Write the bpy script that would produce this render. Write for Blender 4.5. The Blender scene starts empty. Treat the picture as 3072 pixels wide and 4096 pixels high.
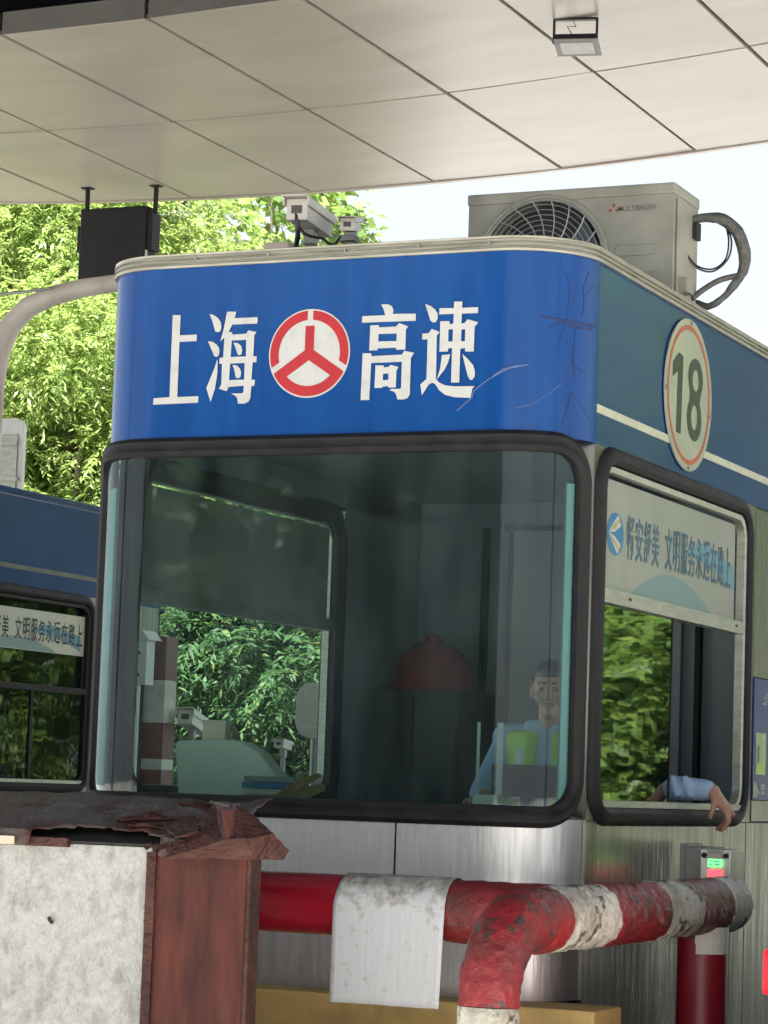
import bpy, bmesh, math, random
import numpy as np
from mathutils import Vector, Matrix, noise
from mathutils.geometry import tessellate_polygon

random.seed(7)
SC = bpy.context.scene
COL = SC.collection
PI = math.pi
R_ = math.radians

# ------------------------------------------------------------------ camera
CAM_Z = 1.35
YAW, PITCH, ROLL = R_(24.27058), R_(5.97784), R_(2.0)
_f = Vector((-math.sin(YAW) * math.cos(PITCH), math.cos(YAW) * math.cos(PITCH), math.sin(PITCH)))
_r0 = Vector((math.cos(YAW), math.sin(YAW), 0))
_u0 = _r0.cross(_f)
_r = math.cos(ROLL) * _r0 + math.sin(ROLL) * _u0
_u = -math.sin(ROLL) * _r0 + math.cos(ROLL) * _u0
EYE = Vector((0, 0, CAM_Z))
cd = bpy.data.cameras.new('camera')
cam = bpy.data.objects.new('camera', cd)
COL.objects.link(cam)
cam.matrix_world = Matrix(((_r.x, _u.x, -_f.x, EYE.x), (_r.y, _u.y, -_f.y, EYE.y), (_r.z, _u.z, -_f.z, EYE.z), (0, 0, 0, 1)))
cd.sensor_fit = 'VERTICAL'
cd.sensor_height = 36
cd.sensor_width = 27
cd.lens = 36 * 10600 / 4096
cd.clip_start = 0.1
cd.clip_end = 2000
SC.camera = cam

# ------------------------------------------------------------------ sky, sun, exposure
SUN_DIR = Vector((0.30, -0.70, 0.88)).normalized()          # towards the sun: high, behind the camera on the right
elev = math.asin(SUN_DIR.z)
azim = math.atan2(SUN_DIR.x, SUN_DIR.y)
w = bpy.data.worlds.new('World')
SC.world = w
w.use_nodes = True
nt = w.node_tree
nt.nodes.clear()
sky = nt.nodes.new('ShaderNodeTexSky')
sky.sky_type = 'NISHITA'
sky.sun_disc = False
sky.sun_elevation = elev
sky.sun_rotation = azim
sky.dust_density = 3.0
sky.air_density = 1.0
sky.ozone_density = 1.0
cn = nt.nodes.new('ShaderNodeTexNoise')
cn.inputs['Scale'].default_value = 2.2
cn.inputs['Detail'].default_value = 6
cr = nt.nodes.new('ShaderNodeValToRGB')
cr.color_ramp.elements[0].color = (0.80, 0.80, 0.80, 1)
cr.color_ramp.elements[0].position = 0.33
cr.color_ramp.elements[1].position = 0.62
mixs = nt.nodes.new('ShaderNodeMixRGB')
mixs.inputs['Color2'].default_value = (1.75, 1.88, 2.05, 1)     # thin bright cloud
tcw = nt.nodes.new('ShaderNodeTexCoord')
bg = nt.nodes.new('ShaderNodeBackground')
bg.inputs['Strength'].default_value = 0.085
wo = nt.nodes.new('ShaderNodeOutputWorld')
nt.links.new(tcw.outputs['Generated'], cn.inputs['Vector'])
nt.links.new(cn.outputs['Fac'], cr.inputs['Fac'])
nt.links.new(cr.outputs['Color'], mixs.inputs['Fac'])
nt.links.new(sky.outputs['Color'], mixs.inputs['Color1'])
nt.links.new(mixs.outputs['Color'], bg.inputs['Color'])
nt.links.new(bg.outputs['Background'], wo.inputs['Surface'])

sd = bpy.data.lights.new('sun', 'SUN')
sd.energy = 5.0
sd.angle = R_(0.5)
sd.color = (1.0, 0.965, 0.91)
sun = bpy.data.objects.new('sun', sd)
COL.objects.link(sun)
sun.location = (6, -10, 30)
sun.rotation_euler = (-SUN_DIR).to_track_quat('-Z', 'Y').to_euler()

SC.view_settings.view_transform = 'Standard'
SC.view_settings.look = 'None'
SC.view_settings.exposure = 2.65
SC.view_settings.gamma = 1
SC.view_settings.use_curve_mapping = False
SC.render.engine = 'CYCLES'
SC.cycles.use_denoising = True
SC.cycles.max_bounces = 8
SC.cycles.diffuse_bounces = 4
SC.cycles.glossy_bounces = 4
SC.cycles.transmission_bounces = 4
SC.cycles.transparent_max_bounces = 12
SC.cycles.caustics_reflective = False
SC.cycles.caustics_refractive = False
SC.cycles.sample_clamp_indirect = 6

# ------------------------------------------------------------------ points of the place from the camera survey
FV = 10600 * 1659 / 3072


def ray(u, v):
    return _f + _r * ((u - 829.5) / FV) + _u * ((1106 - v) / FV)


def onY(u, v, Y):
    d = ray(u, v)
    return EYE + d * (Y / d.y)


def onX(u, v, X):
    d = ray(u, v)
    return EYE + d * (X / d.x)


def onZ(u, v, Z):
    d = ray(u, v)
    return EYE + d * ((Z - CAM_Z) / d.z)


def atD(u, v, D):
    return EYE + ray(u, v) * D


# ------------------------------------------------------------------ materials
def new_mat(name):
    m = bpy.data.materials.new(name)
    m.use_nodes = True
    n = m.node_tree
    return m, n, n.nodes['Principled BSDF']


def tex_coord(n, scale=(1, 1, 1)):
    tc = n.nodes.new('ShaderNodeTexCoord')
    mp = n.nodes.new('ShaderNodeMapping')
    mp.inputs['Scale'].default_value = scale
    n.links.new(tc.outputs['Object'], mp.inputs['Vector'])
    return mp.outputs['Vector']


def noise_node(n, vec, scale, detail=4, rough=0.55):
    t = n.nodes.new('ShaderNodeTexNoise')
    t.inputs['Scale'].default_value = scale
    t.inputs['Detail'].default_value = detail
    t.inputs['Roughness'].default_value = rough
    n.links.new(vec, t.inputs['Vector'])
    return t.outputs['Fac']


def ramp(n, fac, stops):
    r = n.nodes.new('ShaderNodeValToRGB')
    e = r.color_ramp.elements
    while len(e) < len(stops):
        e.new(0.5)
    for k, (p, c) in enumerate(stops):
        e[k].position = p
        e[k].color = (*c, 1) if len(c) == 3 else c
    n.links.new(fac, r.inputs['Fac'])
    return r.outputs['Color']


def mat(name, c, rough=0.5, metal=0.0, c2=None, scale=6, stretch=(1, 1, 1), lo=0.35, hi=0.65, bump=0.0, bscale=20,
        bstretch=None, coat=0.0, spec=0.5, rough2=None, detail=4):
    m, n, p = new_mat(name)
    p.inputs['Roughness'].default_value = rough
    p.inputs['Metallic'].default_value = metal
    p.inputs['Specular IOR Level'].default_value = spec
    p.inputs['Coat Weight'].default_value = coat
    p.inputs['Coat Roughness'].default_value = 0.06
    if c2 is None:
        p.inputs['Base Color'].default_value = (*c, 1)
    else:
        f = noise_node(n, tex_coord(n, stretch), scale, detail)
        n.links.new(ramp(n, f, [(lo, c), (hi, c2)]), p.inputs['Base Color'])
        if rough2 is not None:
            n.links.new(ramp(n, f, [(lo, (rough,) * 3), (hi, (rough2,) * 3)]), p.inputs['Roughness'])
    if bump:
        f = noise_node(n, tex_coord(n, bstretch or (1, 1, 1)), bscale, 5)
        b = n.nodes.new('ShaderNodeBump')
        b.inputs['Strength'].default_value = bump
        b.inputs['Distance'].default_value = 0.02
        n.links.new(f, b.inputs['Height'])
        n.links.new(b.outputs['Normal'], p.inputs['Normal'])
    return m


def chipped(name, paint, dirt, under, scale=9, chip=0.60, bump=0.6, rough=0.4, dirt_lo=0.45, bscale=30):
    """paint with grime clouds and flaked patches that show what is under it"""
    m, n, p = new_mat(name)
    v = tex_coord(n)
    g = ramp(n, noise_node(n, v, scale * 0.6, 6, 0.65), [(dirt_lo, paint), (dirt_lo + 0.28, dirt)])
    k = ramp(n, noise_node(n, v, scale, 7, 0.7), [(chip, (0, 0, 0)), (chip + 0.05, (1, 1, 1))])
    mx = n.nodes.new('ShaderNodeMixRGB')
    n.links.new(k, mx.inputs['Fac'])
    n.links.new(g, mx.inputs['Color1'])
    mx.inputs['Color2'].default_value = (*under, 1)
    n.links.new(mx.outputs['Color'], p.inputs['Base Color'])
    p.inputs['Roughness'].default_value = rough
    b = n.nodes.new('ShaderNodeBump')
    b.inputs['Strength'].default_value = bump
    b.inputs['Distance'].default_value = 0.012
    n.links.new(noise_node(n, v, bscale, 6, 0.65), b.inputs['Height'])
    n.links.new(b.outputs['Normal'], p.inputs['Normal'])
    return m


def glass_mat(name, tint, ior=1.5, dirt=0.03, wav=0.02):
    m = bpy.data.materials.new(name)
    m.use_nodes = True
    n = m.node_tree
    n.nodes.clear()
    out = n.nodes.new('ShaderNodeOutputMaterial')
    tr = n.nodes.new('ShaderNodeBsdfTransparent')
    tr.inputs['Color'].default_value = (*tint, 1)
    gl = n.nodes.new('ShaderNodeBsdfGlossy')
    gl.inputs['Roughness'].default_value = 0.02
    gl.inputs['Color'].default_value = (0.93, 1, 0.98, 1)
    fr = n.nodes.new('ShaderNodeFresnel')
    fr.inputs['IOR'].default_value = ior
    mx = n.nodes.new('ShaderNodeMixShader')
    n.links.new(fr.outputs['Fac'], mx.inputs['Fac'])
    n.links.new(tr.outputs['BSDF'], mx.inputs[1])
    n.links.new(gl.outputs['BSDF'], mx.inputs[2])
    b = n.nodes.new('ShaderNodeBump')
    b.inputs['Strength'].default_value = wav
    b.inputs['Distance'].default_value = 0.05
    n.links.new(noise_node(n, tex_coord(n, (1, 1, 0.6)), 5, 2), b.inputs['Height'])
    n.links.new(b.outputs['Normal'], gl.inputs['Normal'])
    df = n.nodes.new('ShaderNodeBsdfDiffuse')
    df.inputs['Color'].default_value = (0.36, 0.50, 0.52, 1)  # dust film; the milky teal haze of the glass is put into its colour
    mx2 = n.nodes.new('ShaderNodeMixShader')
    st = ramp(n, noise_node(n, tex_coord(n, (3.0, 3.0, 0.6)), 2.4, 5, 0.6), [(0.36, (dirt * .35,) * 3), (0.75, (dirt * 1.9,) * 3)])
    n.links.new(st, mx2.inputs['Fac'])
    n.links.new(mx.outputs['Shader'], mx2.inputs[1])
    n.links.new(df.outputs['BSDF'], mx2.inputs[2])
    n.links.new(mx2.outputs['Shader'], out.inputs['Surface'])
    return m


def leaf_mat(name, stops, trans=0.4, rough=0.42):
    m, n, p = new_mat(name)
    g = n.nodes.new('ShaderNodeNewGeometry')
    c = ramp(n, g.outputs['Random Per Island'], stops)
    n.links.new(c, p.inputs['Base Color'])
    p.inputs['Roughness'].default_value = rough
    t = n.nodes.new('ShaderNodeBsdfTranslucent')
    hs = n.nodes.new('ShaderNodeHueSaturation')
    hs.inputs['Hue'].default_value = 0.485
    hs.inputs['Value'].default_value = 2.1
    n.links.new(c, hs.inputs['Color'])
    n.links.new(hs.outputs['Color'], t.inputs['Color'])
    mx = n.nodes.new('ShaderNodeMixShader')
    mx.inputs['Fac'].default_value = trans
    n.links.new(p.outputs['BSDF'], mx.inputs[1])
    n.links.new(t.outputs['BSDF'], mx.inputs[2])
    n.links.new(mx.outputs['Shader'], n.nodes['Material Output'].inputs['Surface'])
    return m


def emit_mat(name, c, s):
    m, n, p = new_mat(name)
    p.inputs['Base Color'].default_value = (*c, 1)
    p.inputs['Emission Color'].default_value = (*c, 1)
    p.inputs['Emission Strength'].default_value = s
    p.inputs['Roughness'].default_value = 0.3
    return m


M = {}
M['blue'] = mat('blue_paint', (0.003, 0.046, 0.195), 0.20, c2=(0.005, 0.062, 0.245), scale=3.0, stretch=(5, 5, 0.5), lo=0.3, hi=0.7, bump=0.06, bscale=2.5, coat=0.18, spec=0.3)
M['blue_dim_refl'] = mat('blue_paint_dim_refl', (0.006, 0.038, 0.13), 0.22, c2=(0.008, 0.048, 0.17), scale=2.5, bump=0.05, bscale=3, coat=0.22, spec=0.4)  # same blue as the front; its darker reflections are put into the base colour
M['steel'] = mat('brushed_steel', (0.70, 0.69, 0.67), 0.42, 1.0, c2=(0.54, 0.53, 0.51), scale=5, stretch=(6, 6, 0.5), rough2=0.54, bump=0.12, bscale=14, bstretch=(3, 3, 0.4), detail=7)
M['steel_dim_refl'] = mat('brushed_steel_dim_refl', (0.30, 0.285, 0.26), 0.26, 1.0, c2=(0.20, 0.19, 0.17), scale=4, stretch=(5, 5, 0.5), rough2=0.40, bump=0.15, bscale=9, bstretch=(3, 3, 0.4), detail=8)  # darkened copy of the front steel, dim reflections put into the colour
M['alu'] = mat('aluminium', (0.42, 0.43, 0.37), 0.42, 0.5, c2=(0.32, 0.33, 0.28), scale=9, stretch=(1, 1, 5))
M['trim'] = mat('roof_trim_metal', (0.36, 0.35, 0.29), 0.42, 0.4, c2=(0.25, 0.24, 0.19), scale=11, stretch=(0.6, 0.6, 9), bump=0.1, bscale=40)
M['rubber'] = mat('black_rubber', (0.014, 0.014, 0.017), 0.5, c2=(0.024, 0.023, 0.022), scale=12, rough2=0.62, spec=0.18)
M['dark'] = mat('dark_joint', (0.012, 0.012, 0.013), 0.7)
M['glass'] = glass_mat('green_tinted_glass', (0.54, 0.70, 0.67), 1.5, 0.034, 0.012)
M['pane'] = glass_mat('sliding_pane_glass', (0.40, 0.52, 0.46), 2.3, 0.010, 0.004)
M['darkpane'] = glass_mat('dark_window_glass', (0.30, 0.38, 0.36), 1.6, 0.012, 0.015)
M['cyan'] = mat('pale_cyan_trim', (0.42, 0.70, 0.68), 0.35, c2=(0.36, 0.62, 0.60), scale=4, stretch=(4, 4, 0.5))
M['white'] = mat('white_vinyl', (0.50, 0.505, 0.485), 0.4, c2=(0.42, 0.425, 0.40), scale=22, lo=0.5, hi=0.75)
M['red_vinyl'] = mat('red_vinyl', (0.36, 0.012, 0.020), 0.4, c2=(0.42, 0.018, 0.024), scale=9)
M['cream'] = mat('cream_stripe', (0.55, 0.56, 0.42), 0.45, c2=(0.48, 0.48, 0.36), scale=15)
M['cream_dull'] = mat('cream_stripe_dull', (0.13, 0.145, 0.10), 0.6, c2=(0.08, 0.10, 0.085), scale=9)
M['sign_white'] = mat('sign_face', (0.40, 0.42, 0.33), 0.3, c2=(0.34, 0.36, 0.28), scale=7, coat=0.3)
M['numeral'] = mat('numeral_black', (0.03, 0.033, 0.028), 0.35)
M['ring_red'] = mat('ring_red', (0.50, 0.10, 0.055), 0.4, c2=(0.38, 0.08, 0.05), scale=18)
M['board'] = mat('slogan_board_face', (0.30, 0.32, 0.27), 0.45, c2=(0.25, 0.27, 0.225), scale=4, lo=0.3, hi=0.7)
M['board2'] = mat('slogan_board_face_light', (0.46, 0.49, 0.40), 0.45, c2=(0.41, 0.44, 0.36), scale=4)
M['ink'] = mat('slogan_ink_blue', (0.045, 0.115, 0.17), 0.5)
M['ink_black'] = mat('slogan_ink_black', (0.010, 0.014, 0.016), 0.5)
M['hill'] = mat('printed_hill_teal', (0.16, 0.26, 0.245), 0.5)
M['hill2'] = mat('printed_hill_cyan', (0.12, 0.27, 0.32), 0.5)
M['logo_blue'] = mat('logo_blue', (0.03, 0.17, 0.33), 0.4)
M['logo_gold'] = mat('logo_gold', (0.55, 0.42, 0.10), 0.4)
M['navy'] = mat('notice_navy', (0.022, 0.030, 0.15), 0.35, c2=(0.035, 0.045, 0.20), scale=9, coat=0.3)
M['wall_in'] = mat('interior_wall', (0.22, 0.25, 0.285), 0.5, c2=(0.19, 0.215, 0.25), scale=2)
M['wall_dk'] = mat('interior_dark', (0.022, 0.026, 0.030), 0.7, spec=0.2)
M['floor_in'] = mat('interior_floor', (0.12, 0.12, 0.11), 0.6)
M['soffit'] = mat('soffit_panel_paint', (0.45, 0.393, 0.348), 0.28, c2=(0.34, 0.298, 0.263), scale=1.2, stretch=(0.5, 2.0, 1), lo=0.3, hi=0.75, bump=0.03, bscale=1.0, bstretch=(0.6, 1.8, 1), detail=8, spec=0.18)
M['dark_steel'] = mat('dark_canopy_steel', (0.020, 0.028, 0.040), 0.5, c2=(0.03, 0.037, 0.05), scale=3)
M['fascia_grey'] = mat('grey_return_face', (0.10, 0.095, 0.088), 0.5, c2=(0.08, 0.075, 0.07), scale=5)
M['concrete'] = mat('white_rough_concrete', (0.44, 0.44, 0.425), 0.85, c2=(0.25, 0.245, 0.225), scale=26, stretch=(1, 1, 0.55), lo=0.46, hi=0.80, bump=1.0, bscale=48, bstretch=(1, 1, 0.5), detail=9)
M['rust_red'] = mat('rust_red_plate', (0.036, 0.007, 0.006), 0.55, c2=(0.105, 0.027, 0.017), scale=7, stretch=(3, 3, 0.5), lo=0.3, hi=0.72, bump=0.4, bscale=34, bstretch=(3, 3, 0.4), detail=9, spec=0.25)
M['rust_cap'] = mat('weathered_cap_sheet', (0.105, 0.094, 0.088), 0.55, c2=(0.062, 0.026, 0.019), scale=4.2, lo=0.42, hi=0.60, bump=1.0, bscale=26, detail=9, spec=0.3)
M['rust_cap_red'] = mat('torn_red_sheet', (0.042, 0.013, 0.010), 0.55, c2=(0.10, 0.040, 0.030), scale=7, lo=0.4, hi=0.75, bump=1.0, bscale=30, detail=9, spec=0.3)
M['ochre'] = chipped('ochre_kerb_paint', (0.64, 0.44, 0.16), (0.30, 0.20, 0.08), (0.22, 0.20, 0.17), 5, 0.66, 0.5, 0.65)
M['red_pipe'] = mat('glossy_red_film', (0.24, 0.004, 0.015), 0.30, c2=(0.30, 0.006, 0.018), scale=6, bump=0.08, bscale=25, coat=0.5)
M['red_chip'] = chipped('chipped_red_paint', (0.25, 0.014, 0.018), (0.085, 0.022, 0.020), (0.045, 0.036, 0.032), 8, 0.555, 1.0, 0.36, 0.42, 24)
M['red_dull'] = chipped('dull_red_paint', (0.15, 0.016, 0.016), (0.09, 0.024, 0.02), (0.10, 0.06, 0.05), 7, 0.66, 0.5, 0.42)
M['white_chip'] = chipped('chipped_white_paint', (0.58, 0.56, 0.49), (0.20, 0.175, 0.115), (0.075, 0.06, 0.04), 9, 0.53, 1.0, 0.38, 0.40, 26)
M['white_old'] = chipped('old_white_paint', (0.62, 0.60, 0.54), (0.42, 0.39, 0.32), (0.2, 0.17, 0.12), 8, 0.66, 0.5, 0.42)
def sleeve_mat():
    """dull white sheet, dirtiest along the top of the pipe where dust settles"""
    m, n, p = new_mat('white_reflective_sheet')
    v = tex_coord(n)
    sep = n.nodes.new('ShaderNodeSeparateXYZ')
    n.links.new(v, sep.inputs['Vector'])
    mr_ = n.nodes.new('ShaderNodeMapRange')
    mr_.inputs['From Min'].default_value = 0.96
    mr_.inputs['From Max'].default_value = 1.08
    mr_.inputs['To Min'].default_value = -0.12
    mr_.inputs['To Max'].default_value = 0.16
    n.links.new(sep.outputs['Z'], mr_.inputs['Value'])
    ad = n.nodes.new('ShaderNodeMath')
    n.links.new(noise_node(n, v, 22, 8, 0.7), ad.inputs[0])
    n.links.new(mr_.outputs['Result'], ad.inputs[1])
    c = ramp(n, ad.outputs['Value'], [(0.44, (0.57, 0.58, 0.60)), (0.56, (0.40, 0.39, 0.36)), (0.74, (0.19, 0.175, 0.14))])
    n.links.new(c, p.inputs['Base Color'])
    p.inputs['Roughness'].default_value = 0.4
    b = n.nodes.new('ShaderNodeBump')
    b.inputs['Strength'].default_value = 0.25
    b.inputs['Distance'].default_value = 0.01
    n.links.new(noise_node(n, tex_coord(n, (4, 4, .5)), 12, 6), b.inputs['Height'])
    n.links.new(b.outputs['Normal'], p.inputs['Normal'])
    return m


M['sleeve'] = sleeve_mat()
M['white_worn'] = chipped('worn_white_paint', (0.72, 0.70, 0.64), (0.44, 0.40, 0.32), (0.18, 0.12, 0.08), 7, 0.64, 0.8, 0.55, 0.56, 30)
M['post_red'] = mat('red_post_film', (0.19, 0.006, 0.016), 0.4, c2=(0.24, 0.012, 0.02), scale=5, stretch=(1, 1, 0.4))
M['ac'] = mat('ac_cabinet', (0.36, 0.355, 0.30), 0.45, c2=(0.20, 0.195, 0.155), scale=3.5, lo=0.35, hi=0.72, detail=8, bump=0.08, bscale=8)
M['ac_dark'] = mat('ac_dark_well', (0.02, 0.024, 0.03), 0.5)  # dark backing colour at the bottom of the fan opening
M['wire'] = mat('grille_wire', (0.40, 0.42, 0.40), 0.4, 0.3)
M['blade'] = mat('fan_blade', (0.10, 0.12, 0.15), 0.4)
M['faded'] = mat('faded_print', (0.09, 0.085, 0.08), 0.6)
M['faded_red'] = mat('faded_red_print', (0.34, 0.07, 0.06), 0.6)
M['hose'] = mat('hose_wrap', (0.075, 0.075, 0.07), 0.55, c2=(0.13, 0.13, 0.12), scale=20, bump=0.4, bscale=60)
M['cable'] = mat('black_cable', (0.012, 0.012, 0.013), 0.4)
M['cam_white'] = mat('camera_housing', (0.70, 0.66, 0.60), 0.4, c2=(0.62, 0.58, 0.52), scale=14)
M['grey_metal'] = mat('grey_metal', (0.30, 0.30, 0.29), 0.45, 0.5, c2=(0.24, 0.24, 0.23), scale=10)
M['black_box'] = mat('black_sign_box', (0.007, 0.007, 0.008), 0.5, c2=(0.012, 0.012, 0.013), scale=5, spec=0.25)
M['lamp_glass'] = mat('floodlight_glass', (0.62, 0.60, 0.54), 0.25, c2=(0.55, 0.53, 0.47), scale=12, coat=0.5)
M['arm'] = chipped('old_white_arm', (0.50, 0.46, 0.42), (0.30, 0.23, 0.20), (0.22, 0.13, 0.09), 3.5, 0.62, 0.3, 0.5)
M['asphalt'] = mat('asphalt', (0.055, 0.055, 0.055), 0.85, c2=(0.075, 0.073, 0.07), scale=2, bump=0.3, bscale=60)
M['road_conc'] = mat('concrete_road', (0.45, 0.44, 0.42), 0.8, c2=(0.38, 0.37, 0.35), scale=0.6, bump=0.2, bscale=30, detail=8)
M['island'] = mat('island_concrete', (0.30, 0.29, 0.27), 0.8, c2=(0.22, 0.21, 0.19), scale=3, bump=0.3, bscale=30, detail=8)
M['paint_line'] = mat('road_paint', (0.70, 0.70, 0.66), 0.6)
M['bark'] = mat('bark', (0.10, 0.075, 0.05), 0.9, c2=(0.16, 0.13, 0.10), scale=12, bump=0.8, bscale=20, bstretch=(1, 1, 0.3))
M['vine'] = mat('dead_vine', (0.028, 0.045, 0.135), 0.9)
M['scratch'] = mat('bright_scratch', (0.075, 0.12, 0.28), 0.4)
M['skin'] = mat('skin', (0.46, 0.25, 0.17), 0.5, c2=(0.52, 0.29, 0.20), scale=25)
M['shirt'] = mat('light_blue_shirt', (0.33, 0.47, 0.66), 0.75, c2=(0.29, 0.42, 0.61), scale=30, bump=0.25, bscale=16)
M['vest'] = mat('hi_vis_vest', (0.30, 0.66, 0.03), 0.6, c2=(0.26, 0.58, 0.03), scale=20)
M['silver'] = mat('reflective_tape', (0.55, 0.56, 0.56), 0.3, 0.4)
M['trouser'] = mat('navy_trousers', (0.02, 0.025, 0.05), 0.8)
M['hair'] = mat('black_hair', (0.010, 0.009, 0.008), 0.4)
M['eye_white'] = mat('eye_white', (0.16, 0.15, 0.14), 0.5)
M['iris'] = mat('iris', (0.02, 0.012, 0.01), 0.2)
M['lip'] = mat('lip', (0.36, 0.14, 0.11), 0.45)
M['plastic_black'] = mat('black_plastic', (0.016, 0.017, 0.02), 0.35, c2=(0.022, 0.023, 0.026), scale=9)
M['plastic_pale'] = mat('pale_plastic', (0.80, 0.80, 0.66), 0.4, c2=(0.72, 0.73, 0.60), scale=3)
M['card'] = mat('beige_card', (0.58, 0.52, 0.40), 0.7, c2=(0.53, 0.47, 0.36), scale=5)
M['red_cloth'] = mat('red_cloth', (0.20, 0.008, 0.008), 0.95, c2=(0.13, 0.006, 0.006), scale=12, bump=0.5, bscale=20)
M['desk'] = mat('desk_laminate', (0.16, 0.17, 0.17), 0.4)
M['dry_leaf'] = mat('dry_leaf', (0.40, 0.24, 0.06), 0.5, c2=(0.30, 0.16, 0.04), scale=16)
M['post_white'] = mat('white_post', (0.72, 0.74, 0.72), 0.45, c2=(0.64, 0.66, 0.64), scale=8)
M['car_paint'] = mat('car_paint_grey', (0.10, 0.10, 0.11), 0.3, 0.4, coat=1.0)
M['car_glass'] = mat('car_glass', (0.01, 0.012, 0.013), 0.05, spec=0.8)
M['tyre'] = mat('tyre', (0.015, 0.015, 0.015), 0.8)
M['taillight'] = emit_mat('lit_tail_lamp', (1.0, 0.0, 0.004), 1.0)
M['led_green'] = emit_mat('green_display', (0.10, 0.85, 0.16), 0.55)
M['led_red'] = emit_mat('red_display', (0.95, 0.05, 0.07), 0.55)
M['led_pale'] = mat('pale_display', (0.60, 0.50, 0.42), 0.4)
M['photo_green'] = mat('poster_green', (0.22, 0.36, 0.24), 0.4, c2=(0.42, 0.58, 0.20), scale=9)
M['photo_lime'] = mat('poster_lime', (0.45, 0.58, 0.12), 0.4)
M['photo_brown'] = mat('poster_brown', (0.16, 0.07, 0.04), 0.5)
M['orange'] = mat('orange_print', (0.50, 0.22, 0.06), 0.5)
M['leaf_a'] = leaf_mat('leaf_bright', [(0.0, (0.105, 0.165, 0.042)), (0.45, (0.150, 0.225, 0.060)), (0.8, (0.20, 0.28, 0.080)), (1.0, (0.27, 0.31, 0.115))], 0.45)
M['leaf_b'] = leaf_mat('leaf_plane', [(0.0, (0.06, 0.115, 0.025)), (0.6, (0.10, 0.17, 0.035)), (1.0, (0.16, 0.22, 0.05))], 0.45)
M['leaf_c'] = leaf_mat('leaf_dark', [(0.0, (0.026, 0.062, 0.020)), (0.6, (0.045, 0.095, 0.030)), (0.92, (0.07, 0.125, 0.034)), (1.0, (0.14, 0.16, 0.04))], 0.30, 0.6)


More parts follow.
